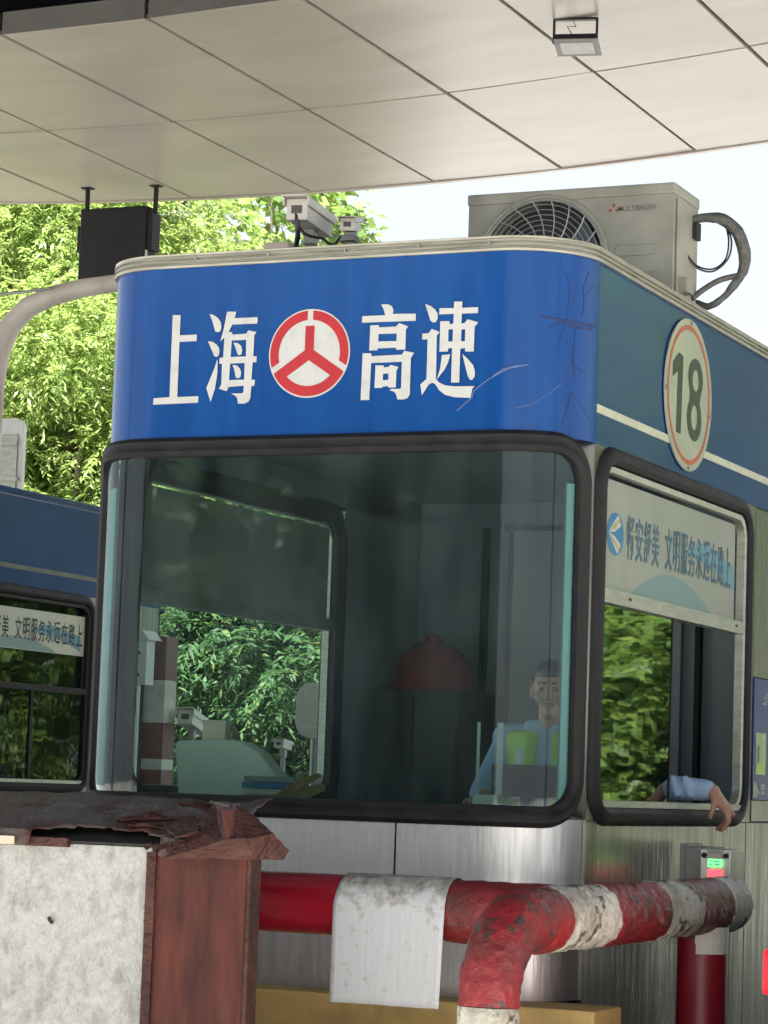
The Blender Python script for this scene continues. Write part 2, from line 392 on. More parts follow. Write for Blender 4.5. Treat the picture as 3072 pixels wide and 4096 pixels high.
# ------------------------------------------------------------------ mesh builder
class MB:
    def __init__(self):
        self.v, self.f, self.mi = [], [], []

    def add(self, vs, fs, mi=0):
        o = len(self.v)
        self.v += [tuple(p) for p in vs]
        self.f += [tuple(i + o for i in q) for q in fs]
        self.mi += [mi] * len(fs)
        return self

    def box(self, a, b, mi=0):
        x0, y0, z0 = (min(a[k], b[k]) for k in range(3))
        x1, y1, z1 = (max(a[k], b[k]) for k in range(3))
        return self.add([(x0, y0, z0), (x1, y0, z0), (x1, y1, z0), (x0, y1, z0), (x0, y0, z1), (x1, y0, z1), (x1, y1, z1), (x0, y1, z1)],
                        [(0, 3, 2, 1), (4, 5, 6, 7), (0, 1, 5, 4), (1, 2, 6, 5), (2, 3, 7, 6), (3, 0, 4, 7)], mi)

    def obox(self, c, ax, ay, az, mi=0):
        """box with centre c and half-axis vectors"""
        c, ax, ay, az = Vector(c), Vector(ax), Vector(ay), Vector(az)
        vs = [c + sx * ax + sy * ay + sz * az for sz in (-1, 1) for sx, sy in ((-1, -1), (1, -1), (1, 1), (-1, 1))]
        return self.add(vs, [(0, 3, 2, 1), (4, 5, 6, 7), (0, 1, 5, 4), (1, 2, 6, 5), (2, 3, 7, 6), (3, 0, 4, 7)], mi)

    def tube(self, pts, r, n=12, cap=True, mi=0, rough=0.0, seed=0.0):
        pts = [Vector(p) for p in pts]
        rs = r if isinstance(r, (list, tuple)) else [r] * len(pts)
        up = Vector((0, 0, 1))
        t0 = (pts[1] - pts[0]).normalized()
        if abs(t0.z) > 0.95:
            up = Vector((0, 1, 0))
        a = t0.cross(up).normalized()
        vs, fs = [], []
        for i, p in enumerate(pts):
            t = (pts[min(i + 1, len(pts) - 1)] - pts[max(i - 1, 0)]).normalized()
            a = (a - t * a.dot(t)).normalized()
            b = t.cross(a)
            for k in range(n):
                th = 2 * PI * k / n
                d = a * math.cos(th) + b * math.sin(th)
                q = p + d * rs[i]
                if rough:
                    q += d * rough * (.55 * noise.fractal(q * 14 + Vector((seed, 0, 0)), 0.7, 2.0, 3) + .75 * noise.fractal(q * 38 + Vector((0, seed, 0)), 0.8, 2.0, 3) + 0.6 * max(0, noise.noise(q * 9)))
                vs.append(q)
        for i in range(len(pts) - 1):
            for k in range(n):
                fs.append((i * n + k, i * n + (k + 1) % n, (i + 1) * n + (k + 1) % n, (i + 1) * n + k))
        if cap:
            fs.append(tuple(range(n - 1, -1, -1)))
            fs.append(tuple((len(pts) - 1) * n + k for k in range(n)))
        return self.add(vs, fs, mi)

    def prism(self, poly, fn, d0, d1, mi=0):
        """polygon of 2-D points carried by fn(a, b, depth), solid between the depths"""
        n = len(poly)
        tri = tessellate_polygon([[Vector((p[0], p[1], 0)) for p in poly]])
        vs = [fn(a, b, d0) for a, b in poly] + [fn(a, b, d1) for a, b in poly]
        fs = [tuple(t) for t in tri] + [tuple(n + i for i in reversed(t)) for t in tri]
        fs += [(i, (i + 1) % n, n + (i + 1) % n, n + i) for i in range(n)]
        return self.add(vs, fs, mi)

    def flat(self, loops, fn, step=0.0, mi=0):
        """flat print with holes, cut at every step along a so that it follows a curved face"""
        flatv = [Vector((p[0], p[1], 0)) for l in loops for p in l]
        tri = tessellate_polygon([[Vector((p[0], p[1], 0)) for p in l] for l in loops])
        if not step:
            return self.add([fn(p.x, p.y) for p in flatv], [tuple(t) for t in tri], mi)
        bm = bmesh.new()
        bv = [bm.verts.new(p) for p in flatv]
        for t in tri:
            try:
                bm.faces.new([bv[i] for i in t])
            except ValueError:
                pass
        lo, hi = min(p.x for p in flatv), max(p.x for p in flatv)
        k = math.ceil(lo / step)
        while k * step < hi:
            bmesh.ops.bisect_plane(bm, geom=bm.verts[:] + bm.edges[:] + bm.faces[:], plane_co=(k * step, 0, 0), plane_no=(1, 0, 0))
            k += 1
        bm.verts.index_update()
        self.add([fn(q.co.x, q.co.y) for q in bm.verts], [tuple(q.index for q in f.verts) for f in bm.faces], mi)
        bm.free()
        return self

    def build(self, name, m, parent=None, smooth=False, bevel=0.0):
        base = Vector(parent.get('_base', (0, 0, 0))) if parent else Vector((0, 0, 0))
        me = bpy.data.meshes.new(name)
        me.from_pydata([tuple(Vector(p) - base) for p in self.v], [], self.f)
        me.validate()
        ms = m if isinstance(m, (list, tuple)) else [m]
        for q in ms:
            me.materials.append(M[q] if isinstance(q, str) else q)
        if len(ms) > 1 and len(me.polygons) == len(self.mi):
            me.polygons.foreach_set('material_index', self.mi)
        bm = bmesh.new()
        bm.from_mesh(me)
        bmesh.ops.recalc_face_normals(bm, faces=bm.faces[:])
        if bevel:
            es = [e for e in bm.edges if len(e.link_faces) == 2 and e.calc_face_angle(0) > 0.6]
            bmesh.ops.bevel(bm, geom=es, offset=bevel, segments=2, affect='EDGES', profile=0.6)
        bm.to_mesh(me)
        bm.free()
        if smooth:
            me.polygons.foreach_set('use_smooth', [True] * len(me.polygons))
            try:
                me.set_sharp_from_angle(angle=R_(38))
            except Exception:
                pass
        o = bpy.data.objects.new(name, me)
        COL.objects.link(o)
        if parent:
            o.parent = parent
            o['_base'] = tuple(base)
        return o


def tag(o, label=None, cat=None, group=None, kind=None):
    for k, q in (('label', label), ('category', cat), ('group', group), ('kind', kind)):
        if q:
            o[k] = q
    return o


def thing(name, label, cat, loc, group=None):
    o = bpy.data.objects.new(name, None)
    o.empty_display_size = 0.1
    COL.objects.link(o)
    o.location = loc
    o['_base'] = tuple(loc)
    return tag(o, label, cat, group)


def pmb(fn_pts):
    return fn_pts


# ------------------------------------------------------------------ ground
g = MB().add([(-600, -600, 0), (600, -600, 0), (600, 600, 0), (-600, 600, 0)], [(0, 1, 2, 3)]).build('ground', 'road_conc')
tag(g, kind='structure')
rd = MB().add([(-60, -80, 0.004), (40, -80, 0.004), (40, 2.0, 0.004), (-60, 2.0, 0.004)], [(0, 1, 2, 3)]).build('road', 'road_conc')
tag(rd, kind='structure')
ln = MB()
for x in (-2.25, 1.1, -8.6, -6.0):
    ln.add([(x - .08, -40, .008), (x + .08, -40, .008), (x + .08, 5.0, .008), (x - .08, 5.0, .008)], [(0, 1, 2, 3)])
tag(ln.build('road_marking', 'paint_line'), kind='structure')


def rounded_island(x0, x1, y0, y1, h, name):
    pts = []
    r = (x1 - x0) / 2
    cx = (x0 + x1) / 2
    for k in range(17):
        a = PI + PI * k / 16
        pts.append((cx + r * math.cos(a), y0 + r + r * math.sin(a)))
    pts += [(x1, y1), (x0, y1)]
    return tag(MB().prism(pts, lambda a, b, d: (a, b, d), 0, h).build(name, 'island'), kind='structure')


rounded_island(-5.65, -2.60, 5.6, 19.0, 0.20, 'toll_island')
rounded_island(-11.85, -8.75, 10.9, 24.0, 0.20, 'toll_island')

# ------------------------------------------------------------------ toll booths
RC = 0.285           # plan radius of the two front corners
BW = 1.937           # width
Z0, ZS, ZT, ZB, ZR = 0.648, 1.268, 2.60, 3.256, 3.306   # plinth, sill joint, window head, band top, trim top


def make_booth(ox, oy, main, label):
    XR, XL, YF, YB = ox - 3.163, ox - 3.163 - BW, oy + 8.535, oy + 11.70
    zB, zR = (3.256, 3.306) if main else (3.190, 3.240)
    root = thing('toll_booth', label, 'toll booth', (ox - 4.13, oy + 10.1, 0.2))
    LA = RC * PI / 2
    LF = BW - 2 * RC
    L = 2 * LA + LF

    def front(t, z, off=0.0):
        if t < LA:
            a = t / RC
            return Vector((XL + RC - (RC + off) * math.cos(a), YF + RC - (RC + off) * math.sin(a), z))
        if t < LA + LF:
            return Vector((XL + RC + t - LA, YF - off, z))
        a = (t - LA - LF) / RC
        return Vector((XR - RC + (RC + off) * math.sin(a), YF + RC - (RC + off) * math.cos(a), z))

    def right(y, z, off=0.0):
        return Vector((XR + off, y + oy, z))

    def left(y, z, off=0.0):
        return Vector((XL - off, y + oy, z))

    def slab(fn, a0, a1, z0, z1, o0, o1, na):
        """panel bent along fn, closed, from offset o0 to o1"""
        mb = MB()
        vs, fs = [], []
        for i in range(na + 1):
            a = a0 + (a1 - a0) * i / na
            vs += [fn(a, z0, o0), fn(a, z1, o0), fn(a, z1, o1), fn(a, z0, o1)]
        for i in range(na):
            b = 4 * i
            for k in range(4):
                fs.append((b + k, b + (k + 1) % 4, b + 4 + (k + 1) % 4, b + 4 + k))
        fs += [(3, 2, 1, 0), tuple(4 * na + k for k in range(4))]
        return mb.add(vs, fs)

    def rr_path(a0, a1, z0, z1, r, n=8, m=10):
        """rounded rectangle with outward normals and outer-corner index"""
        out = []
        for (cx, cz, st, e0, e1) in ((a1 - r, z1 - r, 0, (a1, z1), None), (a0 + r, z1 - r, PI / 2, (a0, z1), None),
                                     (a0 + r, z0 + r, PI, (a0, z0), None), (a1 - r, z0 + r, 1.5 * PI, (a1, z0), None)):
            for k in range(n + 1):
                th = st + PI / 2 * k / n
                out.append((cx + r * math.cos(th), cz + r * math.sin(th), math.cos(th), math.sin(th)))
        res = []
        for i, p in enumerate(out):
            q = out[(i + 1) % len(out)]
            res.append(p)
            d = math.hypot(q[0] - p[0], q[1] - p[1])
            if d > 0.08:
                mm = max(2, int(d / 0.05))
                for k in range(1, mm):
                    f = k / mm
                    res.append((p[0] + (q[0] - p[0]) * f, p[1] + (q[1] - p[1]) * f, p[2], p[3]))
        return res

    def sweep(fn, path, prof):
        vs, fs = [], []
        n, m = len(path), len(prof)
        for (a, z, na, nz) in path:
            for (q, b) in prof:
                vs.append(fn(a + na * q, z + nz * q, b))
        for i in range(n):
            for k in range(m):
                j = (i + 1) % n
                fs.append((i * m + k, i * m + (k + 1) % m, j * m + (k + 1) % m, j * m + k))
        return MB().add(vs, fs)

    def surround(fn, A0, A1, a0, a1, z0, z1, r, off):
        """steel sheet filling the corners between a square bay and a rounded opening"""
        path = rr_path(a0, a1, z0, z1, r)
        vs, fs = [], []
        n = len(path)
        for (a, z, na, nz) in path:
            vs.append(fn(a, z, off))
            ca = A1 if a >= a1 - r - 1e-6 and abs(na) > 1e-6 and na > 0 else (A0 if na < -1e-6 and a <= a0 + r + 1e-6 else a)
            cz = ZT if nz > 1e-6 else (ZS if nz < -1e-6 else z)
            if abs(na) < 1e-6:
                ca = a
            if abs(nz) < 1e-6:
                cz = z
            vs.append(fn(ca, cz, off))
        for i in range(n):
            j = (i + 1) % n
            fs.append((2 * i, 2 * i + 1, 2 * j + 1, 2 * j))
        return MB().add(vs, fs)

    # plinth and lower steel panels
    MB().box((XL - .12, YF - .16, .2), (XR + .21, YF + .12, Z0)).build('plinth', 'ochre', root, bevel=.012)
    MB().box((XL + .03, YF + .13, .2), (XR - .03, YB - .02, Z0 - .01)).build('base_frame', 'dark', root)
    ts = LA + LF - (XR - RC - (ox - 3.761))
    slab(front, 0.0, ts - .004, Z0, ZS, -.02, 0, 26).build('steel_panel', 'steel', root, True)
    slab(front, ts + .004, L - .03, Z0, ZS, -.02, 0, 26).build('steel_panel', 'steel', root, True)
    slab(front, L - .022, L, Z0, ZS, -.02, .002, 2).build('corner_strip', 'steel', root, True)
    YS = 8.535 + RC
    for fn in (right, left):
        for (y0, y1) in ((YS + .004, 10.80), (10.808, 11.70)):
            slab(fn, y0, y1, .21, ZS - .004, -.02, 0, 1).build('steel_panel', 'steel_dim_refl', root)
    # dark core behind the joints
    slab(front, .002, L - .002, Z0, ZS, -.04, -.024, 40).build('panel_backing', 'dark', root)
    # window head bands
    slab(front, 0, L, ZT, zB, -.02, 0, 48).build('front_band', 'blue', root, True)
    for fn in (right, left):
        slab(fn, YS + .003, 11.70, ZT, zB, -.02, 0, 6).build('side_band', 'blue_dim_refl', root)
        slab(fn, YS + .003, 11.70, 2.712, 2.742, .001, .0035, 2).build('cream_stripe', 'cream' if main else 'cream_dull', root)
    MB().box((XL, YB - .02, Z0), (XR, YB, zB)).build('rear_wall', 'steel', root)
    # front window
    fa0, fa1, fz0, fz1 = .045 + .08, L - .040 - .084, 1.312, 2.540
    surround(front, 0, L, fa0 - .03, fa1 + .03, fz0 - .03, fz1 + .03, .12, .0).build('window_surround', 'steel_dim_refl', root, True)
    wf = sweep(front, rr_path(fa0, fa1, fz0, fz1, .10), [(0, .0), (.004, .022), (.022, .034), (.040, .024), (.058, .026), (.072, .014), (.076, .0)]).build('window_gasket', 'rubber', root, True)
    gm = MB()
    n = 60
    vs = [front(fa0 - .03 + (fa1 - fa0 + .06) * i / n, z, .004) for i in range(n + 1) for z in (fz0 - .03, fz1 + .03)]
    gm.add(vs, [(2 * i, 2 * i + 1, 2 * i + 3, 2 * i + 2) for i in range(n)]).build('window_glass', 'glass', root, True)
    for (a, b) in ((.175, .275), (fa1 - .036, fa1 + .004)):
        slab(front, a, b, fz0 + .0, fz1 - .10, -.016, -.004, 4).build('inner_post', 'cyan', root, True)
    # side windows
    for fn in (right, left):
        nm = 'side_window'
        a0, a1, z0, z1 = 8.902, 10.712, 1.318, 2.540
        surround(fn, YS + .003, 10.86, a0 - .03, a1 + .03, z0 - .03, z1 + .03, .12, 0).build('window_surround', 'steel_dim_refl', root)
        gk = sweep(fn, rr_path(a0, a1, z0, z1, .10), [(0, -.012), (.006, .018), (.022, .030), (.050, .026), (.066, .012), (.070, 0)]).build('window_gasket', 'rubber', root, True)
        sweep(fn, rr_path(a0 + .022, a1 - .022, z0 + .022, z1 - .022, .08), [(0, -.03), (0, .004), (.020, .008), (.021, -.03)]).build('aluminium_frame', 'alu' if main else 'rubber', root, True)
        # slogan board
        if main:
            bz0, bz1, rz0, rz1, bm_ = 2.10, 2.502, 2.045, 2.098, 'board'
        else:
            bz0, bz1, rz0, rz1, bm_ = 2.19, 2.462, 1.925, 1.968, 'board2'
        bd = slab(fn, a0 + .022, a1 - (.06 if main else -.01), bz0, bz1, -.034, -.027, 1).build('slogan_board', bm_, root)
        if fn is right:
            slogan(bd, lambda a, b, d=0: fn(a, b, -.0262 + d), bz0, bz1, main)
        slab(fn, a0 + .02, a1 - .02, rz0, rz1, -.045, .010, 1).build('window_rail', 'alu' if main else 'rubber', root, bevel=.004)
        if main:
            for yy in (9.20, 10.56):
                MB().box(right(yy, rz0 + .024, .011), right(yy + .03, rz0 + .034, .0102)).build('rail_slot', 'dark', root) if fn is right else None
            if fn is right:
                slab(fn, a0 + .02, 9.79, z0 + .02, rz0, -.020, -.014, 1).build('sliding_pane', 'pane', root)
                slab(fn, 9.79, 9.802, z0 + .02, rz0, -.024, -.010, 1).build('pane_edge', 'rubber', root)
        else:
            slab(fn, a0 + .02, a1 - .02, z0 + .02, rz0, -.020, -.014, 1).build('window_glass', 'darkpane', root)
            slab(fn, a0 + .02, a1 - .02, rz1, z1 - .02, -.046, -.040, 1).build('window_glass', 'darkpane', root)
            slab(fn, 10.00, 10.03, z0 + .02, rz0, -.03, -.004, 1).build('mullion', 'rubber', root)
        if fn is left:
            sweep(fn, rr_path(a0 + .015, a1 - .015, z0 + .015, z1 - .015, .09), [(0, -.032), (-.004, -.062), (.03, -.075), (.085, -.066), (.09, -.046)]).build('inner_gasket', 'rubber', root, True)
        slab(fn, a0 + .02, a1 - .02, z0 - .004, z0 + .020, -.06, .016, 1).build('window_sill', 'alu', root, bevel=.003)
        # wall aft of the window
        if fn is right and main:
            slab(fn, 10.868, 11.70, 1.880, ZT - .004, -.02, 0, 1).build('steel_panel', 'steel_dim_refl', root)
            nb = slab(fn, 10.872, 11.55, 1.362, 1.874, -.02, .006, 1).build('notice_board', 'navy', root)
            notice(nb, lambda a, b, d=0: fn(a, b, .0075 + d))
            slab(fn, 10.868, 11.70, ZS + .004, 1.358, -.02, .004, 1).build('steel_panel', 'steel_dim_refl', root)
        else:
            slab(fn, 10.868, 11.70, ZS + .004, ZT - .004, -.02, 0, 1).build('steel_panel', 'steel_dim_refl', root)
    # roof trim with ridges, round the whole plan
    out = [front(L * i / 60, 0) for i in range(61)] + [Vector((XR, YB, 0)), Vector((XL, YB, 0))]
    nrm = []
    nP = len(out)
    for i in range(nP):
        d = (out[(i + 1) % nP] - out[i - 1])
        nrm.append(Vector((d.y, -d.x, 0)).normalized())
    for i, s in ((61, (1, 1)), (62, (-1, 1))):
        nrm[i] = Vector((s[0], s[1], 0))
    nrm[0], nrm[60] = Vector((-1, 0, 0)), Vector((1, 0, 0))
    prof = [(.002, zB - .004), (.012, zB - .004), (.014, zB + .004), (.006, zB + .008), (.006, zB + .012), (.014, zB + .015), (.014, zB + .021), (.007, zB + .024),
            (.007, zB + .028), (.014, zB + .031), (.014, zB + .037), (.008, zB + .040), (.012, zR - .002), (.008, zR), (-.05, zR), (-.05, zB - .004)]
    vs = [out[i] + nrm[i] * q + Vector((0, 0, z)) for i in range(nP) for (q, z) in prof]
    m = len(prof)
    fs = [(i * m + k, i * m + (k + 1) % m, ((i + 1) % nP) * m + (k + 1) % m, ((i + 1) % nP) * m + k) for i in range(nP) for k in range(m)]
    MB().add(vs, fs).build('roof_trim', 'trim' if main else 'blue_dim_refl', root, True)
    # roof deck below the parapet, ceiling, floor, inner lining
    plan = [front(L * i / 40, 0, -.03) for i in range(41)] + [Vector((XR - .03, YB - .06, 0)), Vector((XL + .03, YB - .06, 0))]
    plan = [(p.x, p.y) for p in plan]
    for nm_, m_, za, zb in (('roof', 'grey_metal', 3.06, 3.115), ('ceiling', 'wall_in', 2.72, 2.76), ('floor', 'floor_in', Z0 + .002, Z0 + .03)):
        MB().prism(plan, lambda a, b, d: (a, b, d), za, zb).build(nm_, m_, root)
    MB().box((XL + .03, YB - .055, Z0), (XR - .03, YB - .025, 2.72)).build('inner_wall', 'wall_in', root)
    for fn in (right, left):
        slab(fn, 8.86, 11.64, Z0, 1.27, -.05, -.045, 1).build('inner_lining', 'wall_in', root)
        slab(fn, 10.80, 11.64, 1.272, 2.72, -.05, -.045, 1).build('inner_lining', 'wall_in', root)
        slab(fn, 8.86, 11.64, 2.61, 2.718, -.05, -.044, 1).build('inner_lining', 'wall_in', root)
    return root, front, right, left, L, LA, LF


def slogan(board, fn, z0, z1, main):
    root = board
    zc = 2.312 if main else 2.33
    hgt = 0.165 if main else 0.15
    ink = 'ink' if main else 'ink_black'
    # printed hills
    k1 = [(9.32 + 1.01 * i / 24, (z0 + .004) + .11 * math.sin(PI * i / 24) ** 0.9 * (1 if main else .75)) for i in range(25)]
    MB().flat([k1], lambda a, b: fn(a, b, .0004)).build('printed_hill', 'hill', root)
    k2 = [(9.99, 2.32), (10.03, 2.345), (10.12, 2.368), (10.21, 2.377), (10.32, 2.372), (10.45, 2.352), (10.56, 2.335), (10.640, 2.32), (10.640, 2.22), (10.52, 2.25), (10.38, 2.28), (10.2, 2.30)]
    MB().flat([k2], lambda a, b: fn(a, b, .0004)).build('printed_hill', 'hill2', root)
    # emblem: blue disc with an open book seen edge on
    c = (9.135, 2.308)
    d = [(c[0] + .094 * math.cos(2 * PI * i / 40), c[1] + .078 * math.sin(2 * PI * i / 40)) for i in range(40)]
    MB().flat([d], lambda a, b: fn(a, b, .0006)).build('emblem_disc', 'logo_blue', root)
    eb = MB()
    for s in (1, -1):
        for j in range(3):
            y0 = c[1] + s * (.006 + .012 * j)
            eb.flat([[(c[0] - .075, c[1]), (c[0] - .02, y0 + s * .012), (c[0] + .05 - .012 * j, y0 + s * .042), (c[0] + .062 - .012 * j, y0 + s * .030), (c[0] - .01, y0 + s * .002)]],
                    lambda a, b: fn(a, b, .0009), mi=j % 2)
    eb.build('emblem_book', ['white', 'logo_gold'], root)
    # the slogan, one glyph after the other
    txt = '畅安舒美 文明服务永远在路上'
    a0, a1 = (9.268, 10.605) if main else (9.335, 10.672)
    n = len(txt)
    step = (a1 - a0) / (n - .35)
    x = a0
    for ch in txt:
        if ch == ' ':
            x += step * .65
            continue
        me = glyph(ch, 0.012)
        xs = [p[0] for p in me[0]]
        zs = [p[1] for p in me[0]]
        sx, sz = step * .86 / (max(xs) - min(xs)), hgt / (max(zs) - min(zs))
        mb = MB().add([fn(x + (p[0] - min(xs)) * sx, zc - hgt / 2 + (p[1] - min(zs)) * sz, .0014) for p in me[0]], me[1])
        mb.build('glyph', ink, root)
        x += step


_gl = {}


def glyph(ch, fat=0.0):
    key = (ch, fat)
    if key in _gl:
        return _gl[key]
    c = bpy.data.curves.new('glyph_curve', 'FONT')
    c.body = ch
    c.offset = fat
    c.resolution_u = 3
    o = bpy.data.objects.new('glyph_curve', c)
    COL.objects.link(o)
    bpy.context.view_layer.update()
    me = bpy.data.meshes.new_from_object(o.evaluated_get(bpy.context.evaluated_depsgraph_get()))
    r = ([(v.co.x, v.co.y) for v in me.vertices], [tuple(p.vertices) for p in me.polygons])
    bpy.data.objects.remove(o)
    bpy.data.curves.remove(c)
    bpy.data.meshes.remove(me)
    _gl[key] = r
    return r


def text_mb(txt, fn, a0, z0, width, height, fat=0.0, gap=1.0):
    me = glyph(txt, fat)
    xs = [p[0] for p in me[0]]
    zs = [p[1] for p in me[0]]
    sx, sz = width / (max(xs) - min(xs)), height / (max(zs) - min(zs))
    return MB().add([fn(a0 + (p[0] - min(xs)) * sx, z0 + (p[1] - min(zs)) * sz) for p in me[0]], me[1])


def notice(board, fn):
    text_mb('上海', fn, 11.005, 1.765, .085, .055, .01).build('lettering', 'white', board)
    text_mb('高速', fn, 11.10, 1.765, .085, .055, .01).build('lettering', 'orange', board)
    MB().flat([[(10.905, 1.468), (11.055, 1.468), (11.055, 1.645), (10.905, 1.645)]], lambda a, b: fn(a, b)).build('photo_print', 'photo_green', board)
    MB().flat([[(10.905, 1.47), (11.05, 1.47), (11.052, 1.53), (11.0, 1.525), (10.97, 1.50), (10.93, 1.515)]], lambda a, b: fn(a, b, .0006)).build('photo_grass', 'photo_lime', board)
    MB().flat([[(10.93, 1.52), (10.955, 1.52), (10.953, 1.56), (10.958, 1.585), (10.94, 1.595), (10.928, 1.58), (10.934, 1.56)]], lambda a, b: fn(a, b, .001)).build('photo_figure', 'photo_brown', board)
    MB().flat([[(10.875, 1.372), (10.93, 1.372), (10.955, 1.40), (10.92, 1.43), (10.878, 1.44)]], lambda a, b: fn(a, b)).build('print_patch', 'sign_white', board)
    for k, (y0, y1, za, zb) in enumerate(((10.985, 11.05, 1.405, 1.43), (10.905, 10.975, 1.385, 1.40), (10.985, 11.05, 1.385, 1.40))):
        MB().flat([[(y0, za), (y1, za), (y1, zb), (y0, zb)]], lambda a, b: fn(a, b, .0004)).build('print_box', 'grey_metal', board)
    MB().flat([[(10.872, 1.48), (10.882, 1.48), (10.882, 1.58), (10.872, 1.58)]], lambda a, b: fn(a, b)).build('print_strip', 'hill2', board)


booth, bfront, bright, bleft, BL, BLA, BLF = make_booth(0, 0, True, 'toll booth with bright blue front band, rounded glass front and a clerk inside')
nbooth, nfront, nright, nleft, _, _, _ = make_booth(-6.187, 5.15, False, 'second toll booth at the left edge with dark windows and a white slogan strip')


# ---- large white characters, traced stroke by stroke and laid on the curved band
def band_point(px, py):
    """photo pixel -> (t, z) on the blue band"""
    u, v = px * 1659 / 3072, py * 1659 / 3072
    d = ray(u, v)
    XR, XL, YF = -3.163, -3.163 - BW, 8.535
    p = EYE + d * (YF / d.y)
    if XL + RC <= p.x <= XR - RC:
        return (BLA + p.x - XL - RC, p.z)
    cx = XL + RC if p.x < XL + RC else XR - RC
    cy = YF + RC
    a = d.x ** 2 + d.y ** 2
    b = -2 * (d.x * cx + d.y * cy)
    c = cx * cx + cy * cy - RC * RC
    s = (-b - math.sqrt(max(0, b * b - 4 * a * c))) / (2 * a)
    p = EYE + d * s
    if cx == XL + RC:
        th = math.atan2(YF + RC - p.y, XL + RC - p.x)
        return (RC * th, p.z)
    th = math.atan2(p.x - cx, cy - p.y)
    return (BLA + BLF + RC * th, p.z)


K1 = lambda l: [band_point(600 + x * .27728, 1220 + y * .27723) for x, y in l]
K2 = lambda l: [band_point(1420 + x * .30742, 1190 + y * .30736) for x, y in l]
CH = [
    [[K1([(335, 148), (448, 148), (436, 440), (682, 428), (680, 522), (432, 535), (400, 1330), (706, 1318), (700, 1412), (52, 1440), (58, 1348), (288, 1330)])]],
    [[K1([(865, 130), (930, 150), (990, 195), (1028, 250), (1035, 320), (1025, 375), (985, 395), (950, 385), (935, 340), (915, 260)])],
     [K1([(840, 525), (900, 530), (960, 565), (1000, 615), (1008, 680), (995, 735), (960, 752), (930, 735), (905, 670), (870, 590)])],
     [K1([(980, 780), (980, 960), (965, 1080), (940, 1220), (880, 1400), (818, 1200), (870, 1080), (940, 900)])],
     [K1([(1118, 100), (1252, 98), (1228, 192), (1560, 178), (1556, 270), (1195, 285), (1140, 390), (1190, 392), (1195, 430), (1395, 415), (1425, 368), (1542, 392), (1512, 440), (1495, 745), (1545, 738), (1543, 825), (1487, 830), (1470, 1080), (1520, 1078), (1512, 1168), (1468, 1175), (1455, 1340), (1430, 1395), (1360, 1425), (1275, 1425), (1265, 1350), (1235, 1310), (1175, 1280), (1340, 1275), (1355, 1250), (1358, 1165), (1140, 1185), (1112, 1245), (1000, 1210), (1035, 1150), (1045, 850), (1005, 850), (1010, 765), (1062, 758), (1080, 470), (1022, 525), (1075, 330)]),
      K1([(1185, 515), (1395, 505), (1390, 745), (1170, 752)]), K1([(1165, 848), (1372, 838), (1365, 1078), (1145, 1085)])],
     [K1([(1210, 545), (1270, 550), (1320, 590), (1338, 650), (1325, 715), (1290, 728), (1268, 710), (1240, 620)])],
     [K1([(1195, 868), (1260, 875), (1305, 920), (1322, 980), (1310, 1045), (1268, 1062), (1243, 1045), (1220, 930)])]],
    [[K2([(345, 92), (430, 88), (485, 115), (508, 170), (495, 215), (798, 212), (795, 305), (95, 330), (100, 245), (400, 232), (375, 150)])],
     [K2([(205, 365), (318, 362), (318, 390), (540, 380), (580, 335), (698, 378), (668, 420), (660, 680), (540, 682), (535, 655), (300, 665), (295, 690), (190, 692)]), K2([(312, 478), (548, 470), (545, 568), (308, 575)])],
     [K2([(105, 728), (218, 728), (218, 765), (615, 745), (645, 695), (775, 722), (732, 790), (718, 1260), (690, 1310), (640, 1328), (555, 1328), (540, 1260), (510, 1225), (455, 1210), (475, 1192), (595, 1190), (605, 1170), (615, 838), (215, 855), (190, 1335), (78, 1338)])],
     [K2([(272, 885), (378, 885), (378, 912), (440, 905), (470, 878), (572, 905), (545, 955), (535, 1172), (440, 1175), (435, 1155), (365, 1162), (360, 1178), (258, 1180)]), K2([(370, 995), (440, 990), (440, 1072), (365, 1078)])]],
    [[K2([(918, 85), (985, 110), (1045, 155), (1080, 210), (1080, 280), (1055, 322), (1020, 328), (985, 300), (965, 230)])],
     [K2([(1295, 55), (1403, 55), (1398, 135), (1608, 128), (1605, 205), (1395, 212), (1390, 340), (1430, 335), (1470, 285), (1608, 325), (1562, 385), (1550, 705), (1440, 705), (1435, 660), (1375, 670), (1360, 1108), (1255, 1108), (1268, 660), (1220, 662), (1210, 705), (1103, 708), (1115, 312), (1232, 308), (1235, 348), (1285, 342), (1290, 215), (1100, 222), (1105, 140), (1292, 140)]),
      K2([(1222, 418), (1280, 415), (1275, 572), (1218, 575)]), K2([(1390, 418), (1440, 415), (1435, 570), (1385, 572)])],
     [K2([(1135, 750), (1245, 742), (1215, 850), (1170, 940), (1070, 1065), (1115, 920)])],
     [K2([(1402, 735), (1470, 800), (1540, 880), (1565, 960), (1562, 1030), (1530, 1075), (1500, 1072), (1475, 1030), (1440, 900)])],
     [K2([(880, 472), (960, 468), (1005, 410), (1105, 450), (1070, 500), (1058, 1060), (1100, 1110), (1180, 1145), (1300, 1158), (1562, 1155), (1530, 1190), (1508, 1308), (1300, 1300), (1180, 1270), (1100, 1210), (1050, 1130), (1010, 1110), (960, 1140), (875, 1275), (855, 1135), (935, 1060), (950, 545), (878, 550)])]],
]
for strokes in CH:
    mb = MB()
    for loops in strokes:
        mb.flat(loops, lambda a, b: bfront(a, b, .0035), .035)
    mb.build('character', 'white', booth)

# emblem: white disc, red broken ring and three-armed wheel
ec = band_point(1060 + 800 * .22303, 1210 + 915 * .22297)
ER = 0.163
pt = lambda x, y: (ec[0] + ER * x, ec[1] + ER * y)
emb = MB().flat([[pt(math.cos(2 * PI * i / 64), math.sin(2 * PI * i / 64)) for i in range(64)]], lambda a, b: bfront(a, b, .003)).build('emblem', 'white', booth)


